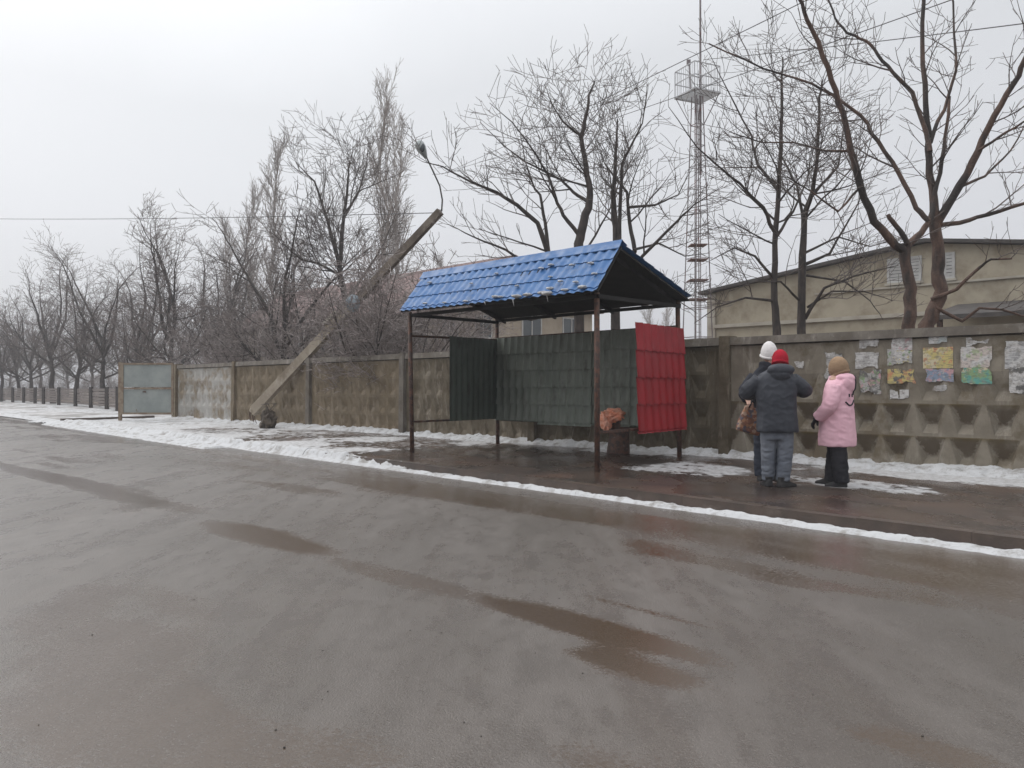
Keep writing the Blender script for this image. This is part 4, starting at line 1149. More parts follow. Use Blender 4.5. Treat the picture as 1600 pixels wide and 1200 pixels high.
def make_tree(name, label, trunk_lines, prm, seed, loc, mats, group, cat='tree', rmin=.006, limb_lines=(), rotz=0):
    """trunk_lines / limb_lines: (points, r0, r1) in local coordinates"""
    rng = random.Random(seed); trunk = []; crown = []
    t = thing(name, label, cat, loc, rotz, group)
    def line(pts, r0, r1, dst, n):
        if name == 'walnut_tree': r0, r1 = r0 * .84, r1 * .8
        else: r0, r1 = r0 * .86, r1 * .6
        pp = []                             # smooth the traced line a little
        for i in range(len(pts) - 1):
            for j in range(3): 
                p = pts[i].lerp(pts[i + 1], j / 3)
                if j: p = p + Vector((rng.gauss(0, .25 * r1 + .008), rng.gauss(0, .25 * r1 + .008), 0))
                pp.append(p)
        pp.append(pts[-1]); m = len(pp) - 1
        rad = [r0 + (r1 - r0) * (i / m) ** .9 for i in range(m + 1)]
        rad = [x * (1 + .05 * rng.uniform(-1, 1)) for x in rad]
        dst.append((pp, rad, n)); return pp, rad
    for pts, r0, r1, st in trunk_lines:
        pp, rad = line(pts, r0, r1, trunk, 10)
        L = sum((pp[i + 1] - pp[i]).length for i in range(len(pp) - 1))
        if st is not None: spawn(crown, pp, rad, L, 0, prm, rng, rmin, st)
    for pts, r0, r1, st in limb_lines:
        pp, rad = line(pts, r0, r1, crown, 8)
        L = sum((pp[i + 1] - pp[i]).length for i in range(len(pp) - 1))
        spawn(crown, pp, rad, L, 1, prm, rng, rmin, st)
    tk = branch_mesh('trunk', trunk); tk.polygons.foreach_set('material_index', [0] * len(tk.polygons)); obj('trunk', tk, mats[0], t, local=True)
    c_ = obj('crown', branch_mesh('crown', crown), mats[1], t, local=True); c_.data.materials.append(mats[2] if len(mats) > 2 else mats[0])
    return t
PR = dict(max=4, segs=[7, 6, 5, 4, 3], wig=[.09, .11, .11, .10, .09], trop=[.05, .07, .07, .06, .04],
          dens=[2.6, 3.4, 4.6, 5.0, 0], ang=[50, 48, 46, 44, 40], len=[3.4, 1.7, .85, .40, .2], t0=[.25, .12, .1, .1, .1], short=[.70, .55, .45, .4, 0])
def trace(pxs, Y0, base, dy=0.0):
    """traced limb: pixel points, distance Y0 drifting by dy along the limb; local to base"""
    n = len(pxs) - 1
    return [P(x, y, Y0 + dy * i / max(1, n)) - base for i, (x, y) in enumerate(pxs)]

PRB = dict(PR, dens=[1.8, 2.3, 3.2, 3.2, 0], len=[2.3, 1.35, .72, .36, .2], ang=[48, 46, 45, 42, 40], max=4)
# big reddish tree, two trunks
Y = 14.0; B = P(1436, 606, Y); B.z = .1
mats = (MAT['bark_red'], MAT['twig_red'])
trunks = [(trace([(1419, 716), (1419, 510), (1421, 465), (1418, 425), (1416, 385)], Y, B), .135, .115, None),
          (trace([(1444, 716), (1447, 508), (1462, 478), (1467, 440), (1467, 400), (1461, 350)], Y + .3, B), .17, .12, None)]
limbs = [(trace([(1416, 392), (1400, 384), (1366, 346), (1345, 290), (1330, 235), (1318, 175), (1300, 125), (1280, 65), (1262, 30), (1246, -10), (1225, -70)], Y, B, -.8), .10, .03, .25),
         (trace([(1417, 384), (1440, 364), (1455, 340), (1460, 308), (1472, 252), (1481, 193), (1485, 150)], Y, B, .6), .08, .03, .3),
         (trace([(1388, 335), (1400, 352), (1418, 380)], Y - .1, B), .045, .06, .98),
         (trace([(1452, 345), (1432, 325), (1405, 270), (1373, 220), (1346, 180), (1315, 157), (1270, 130), (1193, 106), (1108, 67)], Y, B, .8), .062, .016, .25),
         (trace([(1461, 352), (1460, 315), (1453, 250), (1449, 190), (1443, 100), (1445, 0), (1440, -80)], Y + .3, B, .4), .105, .03, .25),
         (trace([(1464, 350), (1500, 290), (1530, 235), (1555, 180), (1585, 130), (1603, 92), (1630, 30), (1650, -30)], Y + .3, B, -.9), .095, .04, .3),
         (trace([(1464, 352), (1500, 348), (1545, 335), (1600, 318), (1650, 300)], Y + .3, B, -.6), .055, .03, .3),
         (trace([(1454, 236), (1448, 205), (1427, 144), (1396, 112), (1373, 85), (1355, 63), (1324, 50), (1306, 27), (1290, -15)], Y + .2, B, .8), .055, .02, .25),
         (trace([(1455, 222), (1477, 171), (1495, 110), (1492, 50), (1488, -20)], Y + .4, B, .9), .045, .02, .2),
         (trace([(1330, 236), (1290, 235), (1240, 222), (1190, 222), (1140, 205)], Y - .3, B, .6), .028, .010, .2),
         (trace([(1345, 292), (1310, 330), (1270, 300), (1230, 275)], Y - .2, B, -.9), .028, .010, .2),
         (trace([(1455, 468), (1495, 452), (1531, 418), (1549, 405), (1582, 404)], Y + .2, B, -.7), .045, .018, .55),
         (trace([(1462, 480), (1504, 502), (1531, 481), (1567, 484), (1612, 498)], Y + .2, B, -.6), .04, .02, .6),
         (trace([(1530, 235), (1560, 215), (1600, 190), (1650, 175)], Y, B, -.6), .035, .015, .2),
         (trace([(1500, 292), (1540, 275), (1580, 235), (1610, 180)], Y + .2, B, .7), .035, .012, .2)]
make_tree('walnut_tree', 'big reddish brown bare tree with two close trunks behind the postered fence', trunks, PRB, 5, B, mats, 'bare trees behind the fence', rmin=.0055, limb_lines=limbs)

PR2 = dict(PR, dens=[2.0, 2.5, 3.2, 2.8, 0], len=[2.8, 1.7, .95, .50, .25], short=[.82, .6, .45, .4, 0], ang=[58, 52, 48, 44, 40])
mats = (MAT['bark'], MAT['twig'])
# pair right of the mast
Y = 18.0; B = P(1213, 606, Y); B.z = .1
make_tree('bare_tree', 'slim dark bare tree nearest the right of the mast, above the white hat',
          [(trace([(1214, 700), (1214, 515), (1210, 470), (1211, 380), (1217, 300), (1221, 200), (1222, 130), (1224, 88)], Y, B), .13, .025, .42)], PR2, 21, B, mats, 'bare trees behind the fence', rmin=.006,
          limb_lines=[(trace([(1211, 362), (1193, 324), (1166, 297), (1130, 265), (1090, 230), (1045, 166)], Y, B, -1), .06, .012, .2),
                      (trace([(1207, 432), (1180, 400), (1148, 387), (1110, 407)], Y, B, -.5), .045, .012, .2),
                      (trace([(1216, 297), (1184, 256), (1175, 211), (1135, 135), (1108, 81)], Y, B, .8), .05, .010, .2),
                      (trace([(1212, 372), (1240, 330), (1262, 280), (1270, 220)], Y, B, 1), .045, .01, .2),
                      (trace([(1210, 470), (1165, 465), (1120, 480), (1085, 505)], Y, B, -1), .04, .012, .2)])
Y = 18.4; B = P(1253, 606, Y); B.z = .1
make_tree('bare_tree', 'slim dark bare tree above the red hat, second to the right of the mast',
          [(trace([(1252, 700), (1252, 515), (1254, 400), (1257, 340), (1270, 300), (1278, 240), (1281, 150), (1285, 125)], Y, B), .135, .025, .4)], PR2, 22, B, mats, 'bare trees behind the fence', rmin=.006,
          limb_lines=[(trace([(1256, 414), (1297, 396), (1333, 333), (1355, 288)], Y, B, -.8), .05, .012, .2),
                      (trace([(1258, 498), (1288, 450), (1333, 432), (1405, 414)], Y, B, -1.2), .055, .012, .2),
                      (trace([(1256, 350), (1246, 290), (1225, 250), (1200, 190)], Y, B, 1), .05, .01, .2),
                      (trace([(1260, 430), (1320, 440), (1360, 470), (1380, 500)], Y, B, -1), .035, .01, .2),
                      (trace([(1262, 480), (1300, 455), (1350, 455), (1395, 470)], Y, B, -1.6), .035, .01, .15),
                      (trace([(1250, 470), (1220, 440), (1180, 440), (1140, 455)], Y, B, -1.4), .035, .01, .15),
                      (trace([(1258, 395), (1310, 370), (1360, 385), (1410, 370)], Y, B, .6), .035, .01, .15),
                      (trace([(1268, 305), (1310, 260), (1320, 190), (1315, 120)], Y, B, .5), .04, .01, .2)])
# pair behind the shelter
PR3 = dict(PR, dens=[1.8, 2.2, 2.8, 2.6, 0], len=[3.0, 2.0, 1.15, .58, .28], short=[.86, .62, .45, .4, 0], ang=[58, 52, 48, 44, 40])
Y = 21.0; B = P(905, 606, Y); B.z = .1
make_tree('bare_tree', 'dark spreading bare tree behind the middle of the blue roof',
          [(trace([(906, 690), (905, 540), (904, 380), (910, 356), (920, 324), (922, 296), (916, 260), (908, 212), (916, 180), (920, 148), (930, 125)], Y, B), .19, .03, .5),], PR3, 31, B, mats, 'bare trees behind the fence', rmin=.007,
          limb_lines=[(trace([(890, 470), (858, 400), (840, 348), (808, 320), (776, 300), (736, 284), (692, 260), (660, 252)], Y, B, -1.2), .10, .014, .15),
                      (trace([(858, 400), (852, 348), (844, 304), (836, 296), (820, 250), (812, 200)], Y, B, .5), .065, .012, .2),
                      (trace([(904, 366), (880, 336), (868, 308), (856, 272), (830, 230), (800, 190), (765, 160)], Y, B, -.5), .07, .012, .2),
                      (trace([(920, 316), (896, 300), (876, 280), (820, 252), (788, 228), (750, 190)], Y, B, 1), .06, .012, .2),
                      (trace([(895, 440), (840, 425), (790, 390), (740, 370), (700, 350)], Y, B, -1.5), .07, .012, .15),
                      (trace([(908, 212), (880, 190), (862, 160), (850, 130)], Y, B, -.4), .04, .01, .2),
                      (trace([(893, 480), (830, 500), (760, 480), (700, 495)], Y, B, -1.0), .05, .012, .2)])
Y = 21.6; B = P(965, 606, Y); B.z = .1
make_tree('bare_tree', 'dark many limbed bare tree behind the right end of the blue roof',
          [(trace([(962, 690), (962, 540), (964, 380), (960, 340), (958, 300), (962, 240), (965, 185)], Y, B), .20, .03, .45)], PR3, 32, B, mats, 'bare trees behind the fence', rmin=.007,
          limb_lines=[(trace([(968, 470), (992, 392), (984, 348), (980, 300), (960, 276), (945, 255), (930, 220)], Y, B, .8), .09, .014, .3),
                      (trace([(966, 400), (968, 376), (970, 300), (972, 256), (992, 216), (1004, 192), (1012, 130)], Y, B, -.8), .08, .014, .3),
                      (trace([(905, 410), (920, 384), (948, 336), (964, 300)], Y, B, .3), .05, .02, .4),
                      (trace([(980, 440), (1004, 400), (1060, 344), (1084, 320), (1130, 290)], Y, B, -1), .07, .012, .2),
                      (trace([(980, 324), (1024, 320), (1060, 304), (1084, 260)], Y, B, .4), .05, .010, .2),
                      (trace([(990, 390), (1030, 380), (1070, 400), (1110, 395)], Y, B, 1), .045, .01, .2),
                      (trace([(975, 470), (1020, 480), (1060, 470), (1090, 490)], Y, B, -1), .045, .01, .2)])
# left of the leaning post
Y = 33.0; B = P(545, 606, Y); B.z = .1
PRL = dict(PR, dens=[2.2, 2.4, 2.8, 2.6, 0], len=[3.6, 2.4, 1.35, .72, .35], ang=[42, 45, 45, 42, 40])
make_tree('bare_tree', 'tall dark bare tree with a forked leader above the leaning lamp post',
          [(trace([(560, 640), (560, 555), (548, 500), (531, 430), (531, 417), (537, 337), (543, 283), (546, 250)], Y, B), .24, .035, .35)], PRL, 41, B, mats, 'bare trees behind the fence', rmin=.009,
          limb_lines=[(trace([(531, 417), (512, 346), (491, 283), (462, 254)], Y, B, -1), .11, .02, .1),
                      (trace([(532, 430), (498, 412), (470, 405), (440, 380)], Y, B, -1), .08, .02, .1),
                      (trace([(540, 470), (575, 420), (600, 380), (620, 330)], Y, B, 1), .09, .02, .1),
                      (trace([(537, 340), (560, 300), (572, 260), (575, 225)], Y, B, 1), .07, .02, .1)])
def proto_trunk(h, r, seed, fork=True):
    rg_ = random.Random(seed); p = Vector((0, 0, -.1)); pts = [p]
    x = y = 0
    for i in range(7):
        x += rg_.gauss(0, .10); y += rg_.gauss(0, .10); pts.append(Vector((x, y, h * (i + 1) / 7)))
    return [(pts, r, .03, .2)]
Y = 33.5; B = P(437, 606, Y); B.z = .1
def ptree(name, label, seed, loc, h, prm, mats, group, rmin, r=.2, st=.2, limbs=5):
    rg_ = random.Random(seed * 3 + 1)
    hb = h * rg_.uniform(.30, .40); x = y = 0; tp = [Vector((0, 0, -.1))]
    for i in range(4):
        x += rg_.gauss(0, .07); y += rg_.gauss(0, .07); tp.append(Vector((x, y, hb * (i + 1) / 4)))
    tl = [(tp, r, r * .72, None)]; ll = []
    def limb_(t, a, lat, L, r0, wig):
        f = min(t * 4, 3.999); k_ = int(f); p = tp[k_].lerp(tp[k_ + 1], f - k_)
        d = Vector((math.cos(a) * lat, math.sin(a) * lat, 1 if lat < 1 else .55)).normalized(); pts = [p]
        for j in range(8):
            d = (d + Vector((rg_.gauss(0, wig), rg_.gauss(0, wig), .07 + .03 * j * (lat > .9)))).normalized(); pts.append(pts[-1] + d * L / 8)
        ll.append((pts, r0, .018, .10))
    a0 = rg_.random() * 6
    for i in range(4): limb_(.86 + .045 * i, a0 + 6.283 * i / 4 + rg_.uniform(-.4, .4), rg_.uniform(.18, .62), (h - hb) * rg_.uniform(.85, 1.12), r * .52, .17)
    for i in range(limbs): limb_(rg_.uniform(.5, .85), a0 + .7 + 6.283 * i / limbs + rg_.uniform(-.4, .4), rg_.uniform(1.0, 1.6), h * rg_.uniform(.34, .5), r * .36, .17)
    return make_tree(name, label, tl, prm, seed, loc, mats, group, rmin=rmin, limb_lines=ll)
PRD = dict(PR, dens=[2.0, 2.3, 2.6, 2.5, 0], len=[3.5, 2.3, 1.3, .70, .35], trop=[.03, .05, .05, .05, .03], ang=[58, 52, 48, 44, 40])
ptree('bare_tree', 'dense dark bare tree with low spreading twigs left of the leaning post', 51, B, 9.3, PRD, (MAT['bark'], MAT['twig']), 'bare trees behind the fence', .010, .24, .15)
T1 = ptree('bare_tree', 'tall bare tree with several stems behind the grey gate', 61, pd(265, 606, 18.6) * 1.0, 11.6, PRL, (MAT['bark'], MAT['twig_mid']), 'bare trees at the left', .011, .27, .25, 6)
T1.location.z = .1
T2 = ptree('bare_tree', 'bare tree with a thick straight trunk behind the plank fence', 62, pd(83, 606, 19.5), 13.0, PRL, (MAT['bark'], MAT['twig_mid']), 'bare trees at the left', .011, .30, .25, 5)
T2.location.z = .1
T3 = ptree('bare_tree', 'bare tree with leaning limbs close left of the grey gate', 63, pd(160, 606, 19.0), 12.2, PRD, (MAT['bark'], MAT['twig_mid']), 'bare trees at the left', .010, .26, .25, 5)
T3.location.z = .1
def at(x, d, z=.1):
    p = pd(x, 606, d); p.z = z; return p
GL = 'bare trees at the left'
for src, x, d, rz, sc, lab in (
        (T3, 212, 20.5, 2.1, .98, 'bare tree just left of the gate tree, half hidden behind the grey gate'),
        (T1, 122, 20.0, 1.2, .92, 'bare tree with a dark forked trunk, midway along the plank fence'),
        (T3, 50, 20.5, 4.0, .93, 'slender bare tree left of the thick trunk by the plank fence'),
        (T1, 27, 20.8, 5.1, .88, 'second bare tree from the left edge, behind the plank fence'),
        (T2, 5, 19.8, 0.7, .80, 'bare tree at the very left edge of the view'),
        (T2, 330, 24, 2.8, .88, 'hazy bare tree showing above the whitewashed fence panel')):
    dup(src, at(x, d), rz, sc, lab, GL)
GB = 'far bare trees in the haze'
far = [(-30, 34, 'T1'), (15, 40, 'T3'), (65, 36, 'T2'), (105, 45, 'T1'), (145, 38, 'T3'), (190, 42, 'T2'), (235, 34, 'T1'), (285, 48, 'T3'), (320, 38, 'T2'), (365, 30, 'T1'), (410, 48, 'T3'), (470, 46, 'T2')]
where = ['beyond the left edge of the plank fence', 'behind the leftmost trunk', 'behind the thick trunk by the plank fence', 'behind the middle of the plank fence', 'behind the right end of the plank fence', 'behind the left side of the gate', 'behind the right side of the gate', 'behind the post at the end of the concrete fence', 'behind the whitewashed fence panel', 'behind the panel left of the leaning post', 'beyond the dense dark tree', 'between the dense dark tree and the forked tree']
rng = random.Random(9)
for (x, d, t), w in zip(far, where):
    dup({'T1': T1, 'T2': T2, 'T3': T3}[t], at(x, d * .78), rng.random() * 6, rng.uniform(.85, 1.05), 'faint far tree ' + w, GB)

# poplars
def poplar(seed, h, rmin, loc, label, group):
    rg_ = random.Random(seed); pts = [Vector((rg_.gauss(0, .08) * i, rg_.gauss(0, .05) * i, h * i / 8 - .1)) for i in range(9)]
    prm = dict(max=3, segs=[7, 5, 4, 3], wig=[.04, .06, .08, .1], trop=[.12, .10, .08, .05], dens=[2.6, 2.2, 2.4, 0], ang=[20, 24, 28, 30], len=[h * .25, 1.6, .8, .4], t0=[.14, .15, .1, .1], short=[.55, .4, .3, 0])
    return make_tree('poplar_tree', label, [(pts, h * .013, .03, .10)], prm, seed, loc, (MAT['bark_pale'], MAT['twig_pale']), group, rmin=rmin)
GP = 'tall poplars far behind'
def atY(x, Y):
    p = P(x, 606, Y); p.z = .1; return p
PO = poplar(71, 26.0, .019, atY(598, 60), 'tallest pale poplar, rising behind the leaning lamp post', GP)
PO.scale = (.72, .72, .91)
P2 = poplar(72, 25.0, .022, atY(433, 80), 'pale narrow poplar standing above the dense dark tree', GP)
for src, x, Y, rz, sc, lab in ((PO, 622, 64, 2.0, .86, 'pale poplar close to the right of the tallest one'), (P2, 392, 95, 1.0, .98, 'faint poplar left of the narrow one above the dense tree'), (P2, 350, 100, 3.0, .88, 'faint shorter poplar left of all the others'), (PO, 470, 105, 4.0, .78, 'very faint poplar between the dense dark tree and the forked tree'),
                             (PO, 1018, 95, 1.0, .50, 'faint poplar seen low under the right end of the shelter roof'), (P2, 1040, 110, 2.4, .55, 'faint poplar seen between the rear post and the mast'), (P2, 690, 90, 3.3, .62, 'faint poplar low behind the lamp arm')):
    dup(src, atY(x, Y), rz, sc, lab, GP)

# frosted bushes
def bush(seed, h, loc, label, group, rmin=.009):
    rg_ = random.Random(seed); tl = []
    for i in range(9):
        a = 6.283 * i / 9 + rg_.random(); d = Vector((math.cos(a) * .45, math.sin(a) * .45, 1)).normalized(); p = Vector((rg_.gauss(0, .2), rg_.gauss(0, .2), -.1)); pts = [p]
        L = h * rg_.uniform(.7, 1.0)
        for j in range(5):
            d = (d + Vector((rg_.gauss(0, .16), rg_.gauss(0, .16), .03))).normalized(); pts.append(pts[-1] + d * L / 5)
        tl.append((pts, .05, .014, .12))
    prm = dict(max=3, segs=[6, 5, 4, 3], wig=[.16, .18, .2, .2], trop=[.01, .01, .0, 0], dens=[3.4, 3.8, 4.2, 0], ang=[50, 50, 48, 40], len=[1.7, .95, .5, .3], t0=[.15, .1, .1, .1], short=[.4, .4, .3, 0])
    return make_tree('bare_bush', label, tl, prm, seed, loc, (MAT['bark'], MAT['twig_frost']), group, 'bush', rmin)
GS = 'frosted bushes behind the fence'
B1 = bush(81, 6.0, at(584, 14.0), 'frosted tangled bush in front of the middle of the leaning post', GS)
B2 = bush(82, 5.0, at(505, 16.5), 'frosted bush behind the foot of the leaning post', GS)
for src, x, d, rz, sc, lab in ((B2, 624, 14.1, 2.9, 1.0, 'frosted bush right in front of the upper half of the leaning post'), (B1, 640, 16.5, 2.0, 1.0, 'frosted bush at the left end of the blue roof'), (B2, 565, 19.0, 1.1, 1.05, 'frosted bush behind the forked tree'), (B2, 395, 16.2, 3.3, .95, 'frosted bush left of the dense dark tree'),
                               (B1, 470, 19.5, 4.0, 1.1, 'frosted bush between the dense dark tree and the forked tree'), (B2, 335, 19.0, 5.0, .95, 'frosted bush above the whitewashed fence panel'), (B1, 690, 21, 5.5, .9, 'frosted bush seen under the left end of the shelter roof'),
                               (B2, 295, 22.0, .5, .8, 'frosted bush just right of the gate tree'), (B1, 235, 23.0, 2.6, .8, 'frosted bush showing above the gate'),
                               (B2, 1050, 24, 2.6, .6, 'low frosted bush at the foot of the mast'), (B1, 1165, 22, 1.6, .45, 'low frosted bush left of the slim pair of trees')):
    dup(src, at(x, d), rz, sc, lab, GS)
# low scrub along the field edge at far left
for i, x in enumerate((-25, 12, 40, 72, 98, 130, 152, 178)):
    dup(B1 if i % 2 else B2, at(x, 26 + 4 * (i % 3)), i * 1.3, .62, ['leftmost low scrub bush behind the plank fence', 'low scrub bush between the first two trunks', 'low scrub bush left of the thick trunk', 'low scrub bush behind the thick trunk', 'low scrub bush right of the thick trunk', 'low scrub bush left of the last plank fence tree', 'low scrub bush behind the last plank fence tree', 'low scrub bush beside the gate post'][i], 'low scrub behind the plank fence')

# bird in the far left tree
bp = None; best = 1e9                      # the twig of the thick trunked tree nearest to where the bird sits
for v in T2.children[1].data.vertices:
    w = v.co + Vector(T2.location); e_ = math.hypot(CX + F * w.x / w.y - 78, HY - F * (w.z - CZ) / w.y - 381)
    if e_ < best: best = e_; bp = w.copy()
bp.z += .2
bd = MB(); bd.smooth = True
bd.ball(bp, .10, .10, .19, 12, 8); bd.ball(bp + Vector((0, -.03, .25)), .09, .09, .09, 10, 6); bd.tube([bp + Vector((0, .05, -.15)), bp + Vector((0, .12, -.42))], [.07, .04], 6); bd.tube([bp + Vector((0, -.1, .25)), bp + Vector((.05, -.2, .24))], [.03, .005], 5)
bd.tube([bp + Vector((-.25, 0, -.24)), bp + Vector((.3, .05, -.22))], .03, 5)
solo('crow', bd, MAT['underside'], 'black bird perched on a twig high in the thick trunked tree at left', 'bird', bp - Vector((0, 0, .24)))
# ------------------------------------------------------------------ people
MAT['skin'] = simple('skin', (0.50, 0.31, 0.235), (0.44, 0.25, 0.19), 8, 0.5, bump=0.1, bscale=200, bdist=.001)
def cloth(name, c1, c2, bs=300, weave=.25, rough=.85, sc=4):
    return simple(name, c1, c2, sc, rough, bump=weave, bscale=bs, bdist=.003, spec=.25)
MAT['jacket'] = cloth('charcoal_jacket_cloth', (0.036, 0.039, 0.049), (0.054, 0.058, 0.070), rough=.6)
MAT['jeans'] = cloth('washed_denim', (0.115, 0.128, 0.155), (0.165, 0.178, 0.205))
MAT['knit_red'] = cloth('red_knit', (0.42, 0.012, 0.03), (0.33, 0.008, 0.022), 120, .6)
MAT['knit_white'] = cloth('white_knit', (0.80, 0.77, 0.76), (0.70, 0.67, 0.66), 120, .6)
MAT['knit_beige'] = cloth('beige_knit', (0.40, 0.275, 0.175), (0.30, 0.20, 0.125), 110, .8)
for nm in ('knit_red', 'knit_white', 'knit_beige'):
    nt_ = MAT[nm].node_tree; tcn = nt_.nodes['Texture Coordinate']; wv = nt_.nodes.new('ShaderNodeTexWave'); wv.bands_direction = 'Z'
    wv.inputs['Scale'].default_value = 22; wv.inputs['Distortion'].default_value = 3.0; wv.inputs['Detail Scale'].default_value = 4
    nt_.links.new(tcn.outputs['Object'], wv.inputs['Vector']); bp_ = [n_ for n_ in nt_.nodes if n_.type == 'BUMP'][0]
    nt_.links.new(wv.outputs['Fac'], bp_.inputs['Height']); bp_.inputs['Distance'].default_value = .006
MAT['shoe'] = cloth('black_shoe', (0.018, 0.018, 0.02), (0.035, 0.033, 0.033), rough=.55)
MAT['pink'] = cloth('pink_coat_cloth', (0.80, 0.49, 0.565), (0.75, 0.445, 0.52), rough=.6)
MAT['black_cloth'] = cloth('black_trouser_cloth', (0.018, 0.018, 0.022), (0.032, 0.031, 0.036))
MAT['navy'] = cloth('dark_navy_jacket_cloth', (0.020, 0.022, 0.030), (0.034, 0.036, 0.046))
MAT['print'] = simple('black_print', (0.012, 0.012, 0.018), (0.02, 0.02, 0.025), 5, .7, bump=0)
MAT['hair'] = simple('brown_hair', (0.05, 0.03, 0.02), (0.09, 0.06, 0.04), 30, .6, stretch=(1, 1, .2))
k = NT('woven_pattern')
vo = k.n('TexVoronoi'); vo.inputs['Scale'].default_value = 26; k.l(k.tc.outputs['Object'], vo.inputs['Vector'])
hsep = k.n('SeparateColor'); k.l(vo.outputs['Color'], hsep.inputs[0])
cr = k.n('ValToRGB'); cr.color_ramp.interpolation = 'CONSTANT'
cols = [(0, (.16, .07, .045)), (.25, (.30, .15, .08)), (.45, (.09, .075, .09)), (.62, (.34, .23, .17)), (.8, (.22, .09, .055)), (.92, (.12, .13, .17))]
cr.color_ramp.elements[0].color = cols[0][1] + (1,); cr.color_ramp.elements[1].position = .25; cr.color_ramp.elements[1].color = cols[1][1] + (1,)
for p_, c_ in cols[2:]:
    q = cr.color_ramp.elements.new(p_); q.color = c_ + (1,)
k.l(hsep.outputs[0], cr.inputs[0]); k.set(color=cr.outputs[0], rough=.8); MAT['woven'] = k.m

def turned(mb0, dst, c, yaw, tilt=0.0):
    M_ = Matrix.Translation(c) @ Matrix.Rotation(yaw, 4, 'Z') @ Matrix.Rotation(tilt, 4, 'X')
    dst.add([M_ @ Vector(v) for v in mb0.v], mb0.f)
def add_head(mb, c, yaw=0.0, tilt=0.0):
    h = MB()
    h.ball((0, 0, 0), .076, .096, .118, 28, 20, lambda p: 1 - .13 * max(0, -p.z) * (1 - abs(p.y)) - (.06 if p.y > .75 and -.1 < p.z < .25 and abs(p.x) > .2 else 0))
    h.ball((0, .094, -.02), .014, .022, .028, 10, 8); h.ball((0, .104, -.035), .016, .014, .012, 10, 6)    # nose
    h.ball((0, .066, -.095), .034, .03, .026, 12, 8)                                                       # chin
    h.ball((0, .088, -.066), .026, .012, .006, 10, 6); h.ball((0, .086, -.078), .023, .012, .007, 10, 6)   # lips
    h.ball((0, .082, .032), .052, .016, .010, 12, 6)                                                        # brow
    for s_ in (-1, 1):
        h.ball((s_ * .045, .062, -.03), .026, .03, .03, 10, 8)                                              # cheek
        h.ball((s_ * .078, -.005, -.01), .010, .020, .032, 10, 8)                                           # ear
    turned(h, mb, Vector(c), yaw, tilt)
def add_hand(mb, wrist, fwd, nrm, side, curl=.5):
    """palm, four unequal bent fingers, thumb from the side of the palm"""
    w = Vector(wrist); f = Vector(fwd).normalized(); n = Vector(nrm); n = (n - f * n.dot(f)).normalized(); x = f.cross(n) * side
    def pt(a, b, c): return w + x * a + f * b + n * c
    h = MB()
    h.hexa([pt(-.030, -.01, -.013), pt(.030, -.01, -.013), pt(.030, -.01, .013), pt(-.030, -.01, .013)], [pt(-.041, .088, -.012), pt(.041, .088, -.012), pt(.041, .088, .012), pt(-.041, .088, .012)])
    for i, L in enumerate((.070, .080, .074, .058)):
        p = pt(-.031 + .0207 * i, .082, 0); d = f; pts = [p]
        for j, sl in enumerate((.45, .32, .23)):
            a = curl * (.55 + .35 * j) + .05 * i
            d = (d * math.cos(a) - n * math.sin(a)).normalized(); pts.append(pts[-1] + d * L * sl)
        h.tube(pts, [.0095, .009, .008, .0065], 8)
    d = (x * -.75 + f * .6 - n * .3).normalized(); p = pt(-.028, .022, -.002)
    h.tube([p, p + d * .032, p + (d * .8 + f * .4 - n * curl * .5).normalized() * .060, p + (d * .55 + f * .75 - n * curl).normalized() * .082], [.013, .011, .010, .007], 8)
    mb.add(h.v, h.f)
def add_shoe(mb, x, y, ang, L=.285, w=.052, boot=.13):
    h = MB()
    n = 9; rings = []
    for i in range(n + 1):                       # lengthwise sections
        t = i / n; yy = -.30 * L + L * t
        ww = w * (0.72 + .35 * math.sin(math.pi * min(1, t * 1.05)) - (.42 if i == n else .12 if i == 0 else 0))
        hh = (.085 if t < .45 else .085 - .045 * min(1, (t - .45) / .4)) * (.6 if i == n else 1)
        rings.append((yy, ww, hh))
    o = []
    for yy, ww, hh in rings: o += [(-ww, yy, 0), (ww, yy, 0), (ww * .95, yy, hh * .55), (ww * .5, yy, hh), (-ww * .5, yy, hh), (-ww * .95, yy, hh * .55)]
    fs = []
    for i in range(n):
        for k_ in range(6): a = i * 6 + k_; b = i * 6 + (k_ + 1) % 6; fs.append((a, b, b + 6, a + 6))
    fs += [tuple(reversed(range(6))), tuple(n * 6 + k_ for k_ in range(6))]
    h.add(o, fs)
    h.loft([(0, -.02, .03, .05, .062), (0, -.03, boot, .052, .058)], 14)
    turned(h, mb, Vector((x, y, 0)), ang)
def limb(mb, pts, r, n=14):
    """joint chain with rounded bends"""
    pts = [Vector(p) for p in pts]; out = [pts[0]]; rr = [r[0]]
    for i in range(len(pts) - 1):
        for j in (1, 2, 3, 4):
            t = j / 4; out.append(pts[i].lerp(pts[i + 1], t)); rr.append(r[i] + (r[i + 1] - r[i]) * t)
    for _ in range(2):
        out = [out[0]] + [out[i - 1] * .25 + out[i] * .5 + out[i + 1] * .25 for i in range(1, len(out) - 1)] + [out[-1]]
    mb.tube(out, rr, n)
